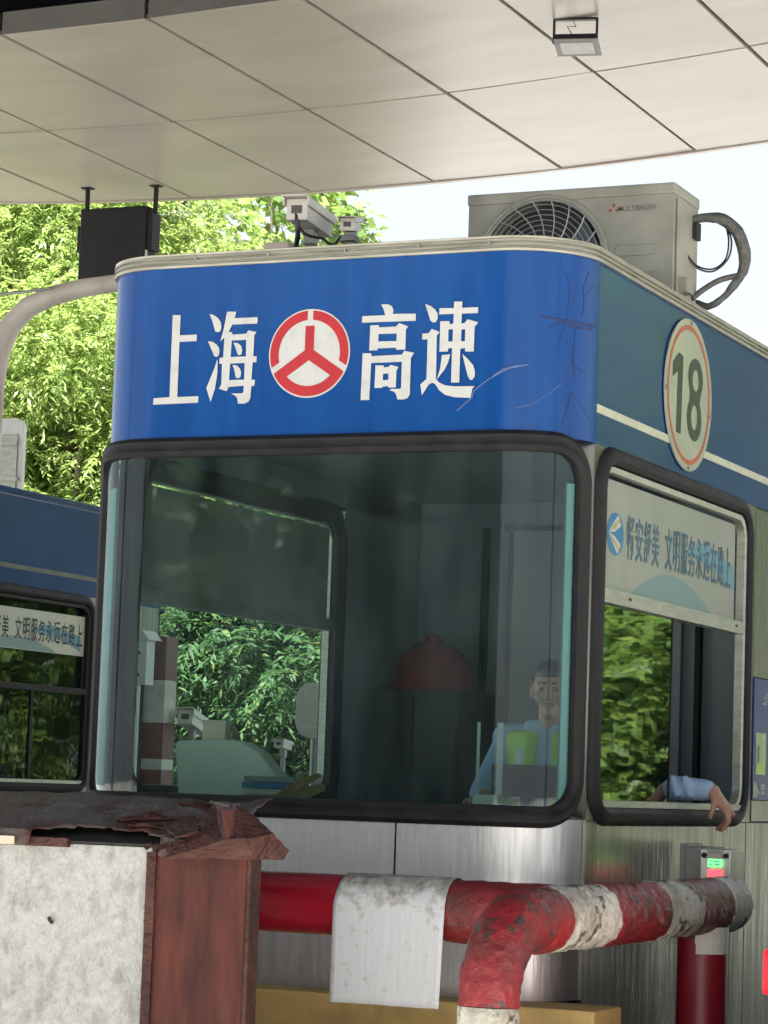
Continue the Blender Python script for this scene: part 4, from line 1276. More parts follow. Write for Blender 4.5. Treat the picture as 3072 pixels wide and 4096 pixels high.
def bend_path():
    p = [(RX, 7.17, .2 + .06 * k) for k in range(10)]
    r = .24
    z = RZ - r
    p = [(RX, 7.17, q[2]) for q in p if q[2] < z - .03]
    for k in range(13):
        a = PI / 2 * k / 12
        p.append((RX, 7.17 + r - r * math.cos(a), z + r * math.sin(a)))
    y = 7.17 + r
    while y < 9.70:
        y += .04
        p.append((RX, y, RZ))
    return [Vector(q) for q in p]


bpth = bend_path()
cum = [0]
for i in range(1, len(bpth)):
    cum.append(cum[-1] + (bpth[i] - bpth[i - 1]).length)


def at_s(s):
    for i in range(1, len(bpth)):
        if cum[i] >= s:
            return bpth[i - 1].lerp(bpth[i], (s - cum[i - 1]) / (cum[i] - cum[i - 1]))
    return bpth[-1].copy()


def s_at_y(y):
    i = min(range(len(bpth)), key=lambda k: abs(bpth[k].y - y) + (10 if bpth[k].z < RZ - .01 else 0))
    return cum[i]


def s_at_z(z):
    i = min(range(len(bpth)), key=lambda k: abs(bpth[k].z - z))
    return cum[i]


cuts = [(0, .540, 'white_chip', .005), (.540, s_at_y(7.62), 'red_chip', .0055), (s_at_y(7.62), s_at_y(8.06), 'white_chip', .007), (s_at_y(8.06), s_at_y(8.58), 'red_chip', .006),
        (s_at_y(8.58), s_at_y(8.94), 'white_chip', .007), (s_at_y(8.94), s_at_y(9.30), 'red_dull', .003)]
for (s0, s1, m_, ro) in cuts:
    n_ = max(6, int((s1 - s0) / .009))
    MB().tube([at_s(s0 + (s1 - s0) * k / n_) for k in range(n_ + 1)], [RR - .009 * max(0, min(1, (1.05 - (s0 + (s1 - s0) * k / n_)) / .4)) for k in range(n_ + 1)], 88, True, rough=ro, seed=s0).build('pipe_band', m_, gd, True)
ep = [Vector((RX, 9.302 + .188 * k / 20, RZ)) for k in range(21)] + [Vector((RX, 9.49 + .1 * math.sin(R_(14 * k)), RZ)) for k in range(1, 7)]
MB().tube(ep, [RR + .003] * 21 + [(RR + .003) * math.cos(R_(15 * k)) + .002 for k in range(1, 7)], 60, rough=.005).build('pipe_band', 'white_chip', gd, True)
MB().tube([(RX, 9.22, .2), (RX, 9.22, RZ - .11)], .090, 28).build('rail_leg', 'post_red', gd, True)
MB().box((RX - .004, 9.126, .2), (RX + .004, 9.1285, RZ - .13)).build('film_seam', 'post_red', gd)
c_ = [(RX + .092 * math.cos(R_(a)), 9.22 + .092 * math.sin(R_(a))) for a in range(-90, 30, 8)]
MB().add([(x, y, z) for x, y in c_ for z in (RZ - .165, RZ - .07)], [(2 * i, 2 * i + 2, 2 * i + 3, 2 * i + 1) for i in range(len(c_) - 1)]).build('leg_patch', 'white_old', gd, True)
FYR = 7.85
for (x0, x1, m_, ro) in ((-4.9, -3.58, 'red_pipe', .0008), (-3.58, -3.27, 'white_old', .002), (-3.27, RX - .06, 'red_chip', .005)):
    n_ = int((x1 - x0) / .03) + 1
    MB().tube([(x0 + (x1 - x0) * k / n_, FYR, RZ) for k in range(n_ + 1)], RR, 44, rough=ro).build('pipe_band', m_, gd, True)
MB().tube([(-4.8, FYR, .2), (-4.8, FYR, RZ - .06)], .09, 24).build('rail_leg', 'post_red', gd, True)

# white sheet wrapped over the front rail
sl = []
prof = []
for k in range(15):
    a = R_(150 - 150 * k / 14 + 30 - 0)
    prof.append((FYR - (RR + .007) * math.cos(R_(-40 + 40) + (PI - R_(180) * k / 14) - PI), RZ))
prof = [(FYR + (RR + .008) * math.cos(R_(a)), RZ + (RR + .008) * math.sin(R_(a))) for a in range(20, 181, 8)]
zz = RZ
while zz > .70:
    zz -= .03
    prof.append((FYR - RR - .008 - .012 * (RZ - zz) / .3, zz))
vs, fs = [], []
nxs = 24
for i in range(nxs + 1):
    f = i / nxs
    x = -3.622 + .385 * f
    for j, (y, z) in enumerate(prof):
        e = 0
        if j >= 20:
            e = (j - 20) / (len(prof) - 20)
        xx = x + 0 - .010 * e * (f - .5) + .022 * (1 - f) * (math.sin(PI * min(1, j / 20)) * .4)
        vs.append((xx, y - .003 * noise.noise(Vector((x * 5, z * 4, 2))) * e, z + .0015 * noise.noise(Vector((x * 14, 0, 3))) * e))
np_ = len(prof)
for i in range(nxs):
    for j in range(np_ - 1):
        a = i * np_ + j
        fs.append((a, a + np_, a + np_ + 1, a + 1))
ss = MB().add(vs, fs).build('pipe_sleeve', 'sleeve', None, True)
s_ = ss.modifiers.new('thick', 'SOLIDIFY')
s_.thickness = .003
tag(ss, 'grubby white plastic sheet draped over the front pipe and hanging down', 'sleeve')

# fee display box by the side wall
fb = thing('card_reader', 'small steel payment reader with green and red display behind the pipe end', 'card reader', (-2.99, 9.72, .2))
q = onY(1530, 1852, 9.62)
BXc = q.x
MB().box((BXc - .034, 9.62, 1.0), (BXc + .088, 9.80, 1.172)).build('housing', 'steel', fb, bevel=.006)
MB().box((BXc - .115, 9.70, 1.0), (BXc - .0345, 9.95, 1.176)).build('rear_housing', 'grey_metal', fb, bevel=.004)
MB().box((BXc - .150, 9.74, 1.0), (BXc - .1155, 9.93, 1.186)).build('side_plate', 'grey_metal', fb, bevel=.003)
MB().box((BXc + .002, 9.602, 1.159), (BXc + .058, 9.6195, 1.169)).build('top_clip', 'alu', fb, bevel=.002)
MB().box((BXc + .004, 9.609, 1.136), (BXc + .055, 9.6185, 1.158)).build('pale_display', 'led_pale', fb)
MB().box((BXc + .002, 9.609, 1.106), (BXc + .053, 9.6185, 1.1355)).build('green_display', 'led_green', fb)
MB().box((BXc + .002, 9.609, 1.062), (BXc + .053, 9.6185, 1.096)).build('red_display', 'led_red', fb)
for (x, z, ww) in ((.008, 1.113, .010), (.024, 1.124, .024), (.028, 1.114, .020), (.008, 1.127, .008)):
    MB().box((BXc + x, 9.6075, z), (BXc + x + ww, 9.6088, z + .004)).build('display_segment', 'dark', fb)
for x in (-.014, .070):
    MB().tube([(BXc + x, 9.608, 1.148), (BXc + x, 9.619, 1.148)], .010, 10).build('clip_screw', 'dark', fb)
MB().box((BXc - .08, 9.70, .2), (BXc + .02, 9.86, 1.02)).build('stand', 'grey_metal', fb)

# ------------------------------------------------------------------ things inside the booth
dk = thing('desk', 'dark desk under the front window inside the booth', 'desk', (-4.2, 9.1, .66))
MB().box((-5.0, 8.72, 1.255), (-3.32, 9.30, 1.29)).build('desk_top', 'desk', dk, bevel=.004)
for x in (-4.98, -3.36):
    MB().box((x, 8.74, .66), (x + .03, 9.28, 1.254)).build('desk_side', 'desk', dk)
# pale monitor seen from behind
mn = thing('pale_monitor', 'pale green monitor back on the desk by the left window', 'monitor', (-4.83, 9.10, 1.29))
poly = [onY(395, 1606, 9.05), onY(402, 1600, 9.05), onY(478, 1597, 9.05), onY(515, 1602, 9.05), onY(545, 1622, 9.05), onY(592, 1692, 9.05), onY(575, 1712, 9.05), onY(560, 1728, 9.05), onY(400, 1728, 9.05)]
MB().prism([(p.x, p.z) for p in poly], lambda a, b, d: (a, d + (a + 4.8) * .35, b), 9.02, 9.12).build('monitor_back', 'plastic_pale', mn, bevel=.008)
MB().box((-4.93, 9.0, 1.291), (-4.73, 9.16, 1.31)).build('monitor_foot', 'plastic_pale', mn)
cbx = thing('card_box', 'beige card box behind the pale monitor', 'box', (-4.82, 9.24, 1.29))
q0, q1 = onY(438, 1556, 9.24), onY(486, 1600, 9.24)
MB().box((q0.x, 9.24, 1.291), (q1.x, 9.29, q0.z)).build('box_body', 'card', cbx, bevel=.003)
MB().box((q0.x - .002, 9.238, q0.z - .014), (q1.x + .002, 9.292, q0.z + .002)).build('box_lid', 'card', cbx, bevel=.002)
dm = thing('dark_monitor', 'black desk monitor in front of the clerk', 'monitor', (-3.62, 9.22, 1.29))
q0, q1 = onY(1066, 1650, 9.2), onY(1222, 1662, 9.2)
MB().box((q0.x, 9.18, 1.34), (q1.x, 9.22, q0.z)).build('screen', 'plastic_black', dm, bevel=.008)
MB().box(((q0.x + q1.x) / 2 - .03, 9.19, 1.30), ((q0.x + q1.x) / 2 + .03, 9.21, 1.34)).build('neck', 'plastic_black', dm)
MB().box(((q0.x + q1.x) / 2 - .10, 9.12, 1.291), ((q0.x + q1.x) / 2 + .10, 9.28, 1.30)).build('monitor_foot', 'plastic_black', dm)
lo = thing('leaf_bowl', 'large yellow brown leaves lying behind the glass', 'dry leaves', (-4.48, 8.80, 1.29))
for pts in ([(586, 1712), (620, 1676), (655, 1660), (668, 1668), (640, 1690), (612, 1716)], [(616, 1716), (645, 1690), (680, 1684), (690, 1700), (660, 1716)]):
    pp_ = [onY(a, b + 8, 8.80) for a, b in pts]
    MB().prism([(p.x, p.z) for p in pp_], lambda a, b, d: (a, d + 1.2 * (b - 1.3), b), 8.80, 8.805).build('leaf', 'dry_leaf', lo)
cab = thing('cabinet', 'tall black cabinet at the back of the booth', 'cabinet', (-4.79, 11.3, .66))
MB().box((-4.98, 10.98, .66), (-4.55, 11.55, 1.80)).build('cabinet_body', 'wall_dk', cab, bevel=.006)
MB().box((-4.97, 10.965, .72), (-4.77, 10.979, 1.77)).build('cabinet_door', 'wall_dk', cab)
MB().box((-4.76, 10.965, .72), (-4.56, 10.979, 1.77)).build('cabinet_door', 'wall_dk', cab)
bg_ = thing('red_bag', 'dull red cloth bag on top of the black cabinet', 'bag', (-4.78, 11.2, 1.80))
vs, fs = [], []
for i in range(13):
    ph = PI * i / 24
    for k_ in range(24):
        th = 2 * PI * k_ / 24
        q = Vector((-4.77 + .20 * math.cos(th) * math.cos(ph), 11.18 + .14 * math.sin(th) * math.cos(ph), 1.802 + .24 * math.sin(ph)))
        vs.append(q + Vector((1, 1, .3)) * .02 * noise.noise(q * 9))
fs = [(i * 24 + k_, i * 24 + (k_ + 1) % 24, (i + 1) * 24 + (k_ + 1) % 24, (i + 1) * 24 + k_) for i in range(12) for k_ in range(24)]
MB().add(vs, fs).build('bag_body', 'red_cloth', bg_, True)
MB().tube([(-4.77, 11.18, 2.02), (-4.77, 11.17, 2.065)], [.05, .028], 10).build('tied_neck', 'red_cloth', bg_, True)
ph = thing('paper_holder', 'upright pale papers in a clear holder left of the black monitor', 'paper holder', (-3.86, 9.0, 1.29))
q0, q1 = onY(1036, 1560, 9.0), onY(1078, 1735, 9.0)
for k_ in (0, 3):
    xx = q0.x + (q1.x - q0.x) * k_ / 4
    MB().box((xx, 8.98 + .012 * k_, 1.291), (xx + .012 + .004 * k_, 8.982 + .012 * k_, q0.z - .035 * (k_ % 3))).build('paper_sheet', 'white', ph)
MB().box((q0.x - .006, 8.965, 1.2905), (q1.x + .006, 9.04, 1.345)).build('holder', 'plastic_pale', ph, bevel=.004)
kb = thing('keyboard', 'black keyboard lying on the desk in front of the clerk', 'keyboard', (-3.9, 8.92, 1.29))
MB().box((-4.12, 8.86, 1.291), (-3.70, 8.99, 1.308)).build('keyboard_body', 'plastic_black', kb, bevel=.004)
ss_ = thing('ledger_stack', 'stack of grey ledgers on the desk right of the pale monitor', 'books', (-4.52, 9.1, 1.29))
for k_ in range(4):
    MB().box((-4.62 + .008 * (k_ % 2), 9.02, 1.291 + .024 * k_), (-4.40 - .01 * (k_ % 3), 9.18, 1.313 + .024 * k_)).build('ledger', ('desk', 'card', 'logo_blue', 'grey_metal')[k_], ss_, bevel=.002)
ch = thing('office_chair', 'black chair under the seated clerk', 'chair', (-3.80, 10.18, .66))
MB().box((-4.03, 9.96, 1.08), (-3.57, 10.42, 1.15)).build('seat', 'plastic_black', ch, bevel=.02)
MB().box((-4.01, 10.40, 1.22), (-3.59, 10.46, 1.60)).build('backrest', 'plastic_black', ch, bevel=.02)
MB().tube([(-3.8, 10.19, .70), (-3.8, 10.19, 1.08)], .03, 10).build('gas_column', 'grey_metal', ch)
for k_ in range(5):
    a = 2 * PI * k_ / 5
    MB().tube([(-3.8, 10.19, .72), (-3.8 + .26 * math.cos(a), 10.19 + .26 * math.sin(a), .69)], .02, 8).build('base_leg', 'plastic_black', ch)
MB().tube([(-3.8, 10.43, 1.1), (-3.8, 10.44, 1.3)], .02, 8).build('back_stem', 'plastic_black', ch)


# ------------------------------------------------------------------ the clerk
def capsule(mb, a, b, ra, rb, n=14, flat=(1, 1)):
    a, b = Vector(a), Vector(b)
    t = (b - a).normalized()
    up = Vector((0, 0, 1)) if abs(t.z) < .9 else Vector((0, 1, 0))
    e1 = t.cross(up).normalized()
    e2 = t.cross(e1)
    rings = []
    for k in range(5):
        ph = PI / 2 * (1 - k / 4)
        rings.append((a - t * ra * math.sin(ph), ra * math.cos(ph) + 1e-4))
    for k in range(1, 6):
        f = k / 6
        rings.append((a.lerp(b, f), ra + (rb - ra) * f))
    for k in range(5):
        ph = PI / 2 * k / 4
        rings.append((b + t * rb * math.sin(ph), rb * math.cos(ph) + 1e-4))
    vs = [c + (e1 * math.cos(2 * PI * j / n) * flat[0] + e2 * math.sin(2 * PI * j / n) * flat[1]) * r for c, r in rings for j in range(n)]
    fs = [(i * n + j, i * n + (j + 1) % n, (i + 1) * n + (j + 1) % n, (i + 1) * n + j) for i in range(len(rings) - 1) for j in range(n)]
    fs += [tuple(range(n - 1, -1, -1)), tuple((len(rings) - 1) * n + j for j in range(n))]
    mb.add(vs, fs)


def fused(mb, name, m, parent, vox, smooth_it=6):
    o = mb.build(name, m, parent)
    r = o.modifiers.new('fuse', 'REMESH')
    r.mode = 'VOXEL'
    r.voxel_size = vox
    r.use_smooth_shade = True
    s = o.modifiers.new('soft', 'SMOOTH')
    s.iterations = smooth_it
    s.factor = .5
    bpy.context.view_layer.update()
    me = bpy.data.meshes.new_from_object(o.evaluated_get(bpy.context.evaluated_depsgraph_get()))
    o.modifiers.clear()
    old = o.data
    me.name = name
    o.data = me
    bpy.data.meshes.remove(old)
    return o


pr = thing('person', 'clerk in light blue shirt and green vest, left arm resting out of the window', 'person', (-3.80, 10.16, .66))
HX, HY, HZ = -3.768, 10.06, 1.768
body = MB()
capsule(body, (-3.775, 10.16, 1.22), (-3.775, 10.14, 1.50), .135, .15, flat=(1.15, .78))
capsule(body, (-3.97, 10.13, 1.575), (-3.63, 10.13, 1.575), .055, .055)
capsule(body, (-3.785, 10.12, 1.54), (-3.770, 10.08, 1.70), .056, .052)                      # neck
capsule(body, (-3.63, 10.13, 1.56), (-3.46, 10.06, 1.405), .050, .042)                      # left arm
capsule(body, (-3.46, 10.06, 1.405), (-3.078, 10.05, 1.386), .042, .030)
capsule(body, (-3.97, 10.13, 1.56), (-4.02, 9.98, 1.34), .050, .042)                        # right arm to the desk
capsule(body, (-4.02, 9.98, 1.34), (-3.92, 9.76, 1.335), .042, .030)
for s in (-1, 1):
    capsule(body, (-3.80 + .09 * s, 10.14, 1.21), (-3.80 + .11 * s, 9.76, 1.20), .085, .062)
    capsule(body, (-3.80 + .11 * s, 9.76, 1.20), (-3.80 + .11 * s, 9.78, .78), .058, .040)
    capsule(body, (-3.80 + .11 * s, 9.79, .72), (-3.80 + .11 * s, 9.64, .70), .038, .032)
# head: skull, jaw, brow, nose, ears, lips, facing the lane
yawh = R_(14)
hd_ = lambda x, y, z: (HX + x * math.cos(yawh) + y * math.sin(yawh), HY - x * math.sin(yawh) * -1 * 0 + (-y) * math.cos(yawh) + x * math.sin(yawh), HZ + z)
capsule(body, hd_(0, -.02, .035), hd_(0, .005, .03), .078, .074, 18, (.95, 1.05))
capsule(body, hd_(0, .015, -.02), hd_(0, .03, -.07), .064, .044, 16)
capsule(body, hd_(0, .055, -.085), hd_(0, .060, -.088), .024, .022)
capsule(body, hd_(-.035, .07, .022), hd_(.035, .07, .022), .012, .012)
capsule(body, hd_(0, .078, .012), hd_(0, .096, -.026), .010, .015)
for s in (-1, 1):
    capsule(body, hd_(.074 * s, -.008, .015), hd_(.077 * s, -.012, -.02), .014, .011)
    capsule(body, hd_(.042 * s, .048, -.022), hd_(.036 * s, .055, -.035), .024, .02)
capsule(body, hd_(-.02, .073, -.056), hd_(.02, .073, -.056), .009, .009)
# left hand, hanging over the sill: palm, four fingers, thumb
W0 = Vector((-3.078, 10.05, 1.386))
KN = [Vector((-3.008, 10.004 + .024 * i, 1.316 - (.006 if i in (0, 3) else 0) - (.008 if i == 3 else 0))) for i in range(4)]
for i, kq in enumerate(KN):
    capsule(body, W0 + Vector((.004, -.012 + .009 * i, -.004)), kq, .0225, .0150)
LEN = (.036, .040, .037, .031)
for i, kq in enumerate(KN):
    l = LEN[i]
    a = kq + Vector((.010 - .012 * i, -.004 + .004 * i, -l * .98))
    b = a + Vector((-.012 - .003 * i, .001, -l * .62))
    c = b + Vector((-.014, .001, -l * .34))
    capsule(body, kq, a, .0122, .0108)
    capsule(body, a, b, .0108, .0096)
    capsule(body, b, c, .0096, .0082)
t0 = W0 + Vector((.016, -.028, -.024))
t1, t2, t3 = W0 + Vector((.018, -.040, -.050)), W0 + Vector((.013, -.046, -.078)), W0 + Vector((.005, -.046, -.100))
capsule(body, W0 + Vector((.0, -.012, -.006)), t0, .020, .0165)
capsule(body, t0, t1, .0155, .0128)
capsule(body, t1, t2, .0124, .0105)
capsule(body, t2, t3, .0105, .0085)
capsule(body, t0, KN[0].lerp(t0, .35), .0150, .0140)
# right hand on the desk
W1 = Vector((-3.92, 9.76, 1.335))
for i in range(4):
    a = W1 + Vector((-.03 + .02 * i, -.075, -.012))
    capsule(body, W1 + Vector((-.012 + .008 * i, -.01, 0)), a, .017, .0125)
    b = a + Vector((-.004 + .003 * i, -.042, -.004))
    capsule(body, a, b, .0105, .0095)
    capsule(body, b, b + Vector((0, -.03, -.016)), .0095, .0078)
capsule(body, W1 + Vector((.02, -.02, 0)), W1 + Vector((.05, -.06, -.01)), .014, .011)
capsule(body, W1 + Vector((.05, -.06, -.01)), W1 + Vector((.055, -.09, -.014)), .010, .0085)
fused(body, 'body', 'skin', pr, .0042, 5)
for s in (-1, 1):
    e = Vector(hd_(.031 * s, .069, .004))
    eo = MB()
    capsule(eo, e, e + Vector((.001, -.0005, 0)), .0092, .0092, 12)
    ey = eo.build('eye', 'eye_white', pr, True)
    ir = MB()
    fw_ = Vector(hd_(0, 1, 0)) - Vector(hd_(0, 0, 0))
    capsule(ir, e + fw_ * .0042, e + fw_ * .0045, .0062, .0062, 10)
    ir.build('iris', 'iris', ey, True)
    br = MB()
    capsule(br, Vector(hd_(.014 * s, .081, .028)), Vector(hd_(.046 * s, .070, .030)), .004, .003, 8)
    br.build('eyebrow', 'hair', pr, True)
lp = MB()
capsule(lp, hd_(-.018, .080, -.054), hd_(.018, .080, -.054), .0045, .0045, 8)
lp.build('lips', 'lip', pr, True)
hr = MB()
capsule(hr, hd_(0, -.035, .055), hd_(0, .018, .070), .074, .060, 18, (1.05, 1.0))
capsule(hr, hd_(0, -.05, .02), hd_(0, -.045, -.03), .068, .05, 16)
for s in (-1, 1):
    capsule(hr, hd_(.070 * s, -.01, .045), hd_(.073 * s, -.012, .01), .016, .008)
fused(hr, 'hair', 'hair', pr, .006, 4)
sh = MB()
capsule(sh, (-3.775, 10.16, 1.20), (-3.775, 10.14, 1.50), .150, .163, flat=(1.18, .80))
capsule(sh, (-3.98, 10.13, 1.578), (-3.62, 10.13, 1.578), .062, .062)
capsule(sh, (-3.63, 10.13, 1.56), (-3.46, 10.06, 1.412), .066, .058)
capsule(sh, (-3.46, 10.06, 1.410), (-3.29, 10.055, 1.398), .058, .053)
capsule(sh, (-3.29, 10.055, 1.398), (-3.108, 10.05, 1.392), .053, .043)
for k_ in range(4):
    q = Vector((-3.33 + .05 * k_, 10.03 + .01 * (k_ % 2), 1.418))
    capsule(sh, q + Vector((0, -.03, .015)), q + Vector((.02, -.03, -.05)), .016, .012)
capsule(sh, (-3.97, 10.13, 1.56), (-4.02, 9.98, 1.345), .064, .056)
capsule(sh, (-4.02, 9.98, 1.345), (-3.95, 9.82, 1.34), .054, .045)
capsule(sh, (-3.86, 10.07, 1.632), (-3.75, 10.07, 1.632), .022, .022)
fused(sh, 'shirt', 'shirt', pr, .008, 4)
ve = MB()
for s in (-1, 1):
    for k_ in range(4):
        capsule(ve, (-3.775 + s * (.062 + .034 * k_), 10.020 + .018 * k_, 1.25), (-3.775 + s * (.062 + .030 * k_), 10.024 + .016 * k_, 1.575), .036, .034)
    capsule(ve, (-3.775 + .165 * s, 10.16, 1.25), (-3.775 + .150 * s, 10.14, 1.50), .050, .045)
    capsule(ve, (-3.775 + .085 * s, 10.05, 1.55), (-3.775 + .10 * s, 10.13, 1.622), .040, .030)
    capsule(ve, (-3.775 + .10 * s, 10.22, 1.50), (-3.775 + .10 * s, 10.13, 1.622), .045, .030)
capsule(ve, (-3.775, 10.22, 1.25), (-3.775, 10.20, 1.50), .12, .12, flat=(1.2, .6))
vo = fused(ve, 'vest', 'vest', pr, .009, 4)
for s in (-1, 1):
    MB().obox((-3.775 + .098 * s, 9.990, 1.43), (.018, 0, 0), (0, .004, 0), (0, .012, .10)).build('reflective_tape', 'silver', vo)
tr_ = MB()
for s in (-1, 1):
    capsule(tr_, (-3.80 + .09 * s, 10.14, 1.21), (-3.80 + .11 * s, 9.76, 1.20), .098, .074)
    capsule(tr_, (-3.80 + .11 * s, 9.76, 1.20), (-3.80 + .11 * s, 9.78, .76), .072, .055)
fused(tr_, 'trousers', 'trouser', pr, .012, 4)
for s in (-1, 1):
    so = MB()
    capsule(so, (-3.80 + .11 * s, 9.80, .708), (-3.80 + .11 * s, 9.62, .70), .046, .040)
    so.build('shoe', 'plastic_black', pr, True)

# ------------------------------------------------------------------ things on the next island, seen through the booth
mp_ = onY(317, 1366, 16.5)
mb_ = thing('meter_box', 'slim white box with a little pitched cap on a thin post', 'box', (mp_.x, 16.5, .2))
q1 = onY(330, 1480, 16.5)
MB().box((mp_.x - .045, 16.44, q1.z), (mp_.x + .04, 16.56, mp_.z - .06)).build('box_body', 'post_white', mb_, bevel=.004)
MB().prism([(mp_.x - .065, mp_.z - .058), (mp_.x + .075, mp_.z - .058), (mp_.x + .02, mp_.z + .01), (mp_.x - .02, mp_.z + .01)], lambda a, b, d: (a, d, b), 16.40, 16.60).build('pitched_cap', 'post_white', mb_)
MB().tube([(mp_.x - .06, 16.5, .2), (mp_.x - .05, 16.5, q1.z + .01)], .018, 8).build('post', 'post_white', mb_)
for z in (mp_.z - .16, q1.z + .06):
    MB().box((mp_.x - .03, 16.432, z), (mp_.x - .01, 16.4395, z + .02)).build('hinge', 'dark', mb_)
cp = onY(350, 1376, 16.7)
bo = thing('striped_post', 'square red and white banded post beside the slim white box', 'post', (cp.x, 16.7, .2))
zs = [cp.z] + [onY(350, v, 16.7).z for v in (1470, 1562, 1640, 1663)] + [.2]
for k_ in range(5):
    MB().box((cp.x - .085, 16.62, zs[k_ + 1] + .001), (cp.x + .085, 16.79, zs[k_] - .001)).build('painted_band', 'red_dull' if k_ % 2 == 0 else 'white_old', bo)
b_ = onY(424, 1640, 16.9)
c3 = make_camera((b_.x, 16.95, .2), onY(400, 1548, 16.7), onY(432, 1572, 17.05), (.13, .12), 'white hooded camera seen through the left of the booth glass')
b_ = onY(610, 1660, 17.6)
c4 = make_camera((b_.x, 17.65, .2), onY(602, 1606, 17.5), onY(620, 1612, 17.75), (.085, .07), 'smaller white camera low behind the pale monitor')
mr = onY(676, 1535, 18.0)
rm = thing('round_mirror', 'pale rounded mirror back on a grey post at the edge of the rear window', 'mirror', (mr.x, 18.0, .2))
oc = [(mr.x + .15 * math.cos(2 * PI * k_ / 28) * (1 + .12 * math.cos(6 * PI * k_ / 28)), mr.z + .21 * math.sin(2 * PI * k_ / 28)) for k_ in range(28)]
MB().prism(oc, lambda a, b, d: (a, d, b), 17.97, 18.01).build('mirror_back', 'cam_white', rm, bevel=.008)
for v in (1503, 1570):
    z = onY(676, v, 17.95).z
    MB().box((mr.x - .06, 17.955, z - .01), (mr.x + .12, 17.969, z + .01)).build('clamp', 'post_white', rm)
MB().tube([(mr.x + .02, 18.04, .2), (mr.x + .02, 18.04, mr.z)], .045, 10).build('post', 'grey_metal', rm)

# ------------------------------------------------------------------ car ahead in the lane, only its left rear lamp in view
CX0, CY0 = -2.265, 8.0
car = thing('parked_car', 'grey car ahead in the lane with red tail lamp at the right edge', 'car', (CX0 + .88, CY0 + 2.1, 0))
sec = [(0, .32), (.02, .62), (.0, .92), (.12, 1.0), (.62, 1.04), (1.05, 1.42), (2.2, 1.46), (2.9, 1.05), (4.1, .92), (4.25, .60), (4.22, .30)]
n_ = len(sec)
vs, fs = [], []
for (ins, wz) in ((0, 1), (1, 0)):
    pass
rows = [0, .10, .5, 1.26, 1.66, 1.76]
for r_i, xo in enumerate(rows):
    edge = r_i in (0, 5)
    for (y, z) in sec:
        tum = .17 * max(0, z - .95) / .5
        s = 1 if xo < .88 else -1
        vs.append((CX0 + xo + s * (tum if r_i in (0, 1, 4, 5) else 0), CY0 + y + (.06 if edge and y < .1 else 0) - (.06 if edge and y > 4 else 0), z - (.03 if edge else 0)))
for r_i in range(5):
    for k_ in range(n_ - 1):
        a = r_i * n_ + k_
        fs.append((a, a + 1, a + n_ + 1, a + n_))
    fs.append((r_i * n_, (r_i + 1) * n_, (r_i + 1) * n_ + n_ - 1, r_i * n_ + n_ - 1))
fs += [tuple(range(n_ - 1, -1, -1)), tuple(5 * n_ + k_ for k_ in range(n_))]
MB().add(vs, fs).build('body', 'car_paint', car, bevel=.02)
for x in (CX0 + .05, CX0 + 1.60):
    for y in (CY0 + .75, CY0 + 3.35):
        wt = MB().tube([(x - .02, y, .31), (x + .18, y, .31)], .31, 24).build('wheel', 'tyre', car, True)
        MB().tube([(x - .03, y, .31), (x + .19, y, .31)], .19, 20).build('rim', 'alu', wt, True)
MB().add([(CX0 + .32, CY0 + .70, 1.115), (CX0 + 1.44, CY0 + .70, 1.115), (CX0 + 1.40, CY0 + 1.02, 1.405), (CX0 + .36, CY0 + 1.02, 1.405)], [(0, 1, 2, 3)]).build('rear_window', 'car_glass', car)
for s in (0, 1):
    x0 = CX0 + (-.012 if s == 0 else 1.55)
    MB().box((x0, CY0 - .022, .765), (x0 + .22, CY0 + .10, .905)).build('tail_light', 'taillight', car, bevel=.02)
MB().box((CX0 + .05, CY0 - .05, .34), (CX0 + 1.71, CY0 + .05, .58)).build('bumper', 'car_paint', car, bevel=.03)
MB().box((CX0 + .62, CY0 - .024, .68), (CX0 + 1.14, CY0 - .005, .80)).build('number_plate', 'logo_blue', car)

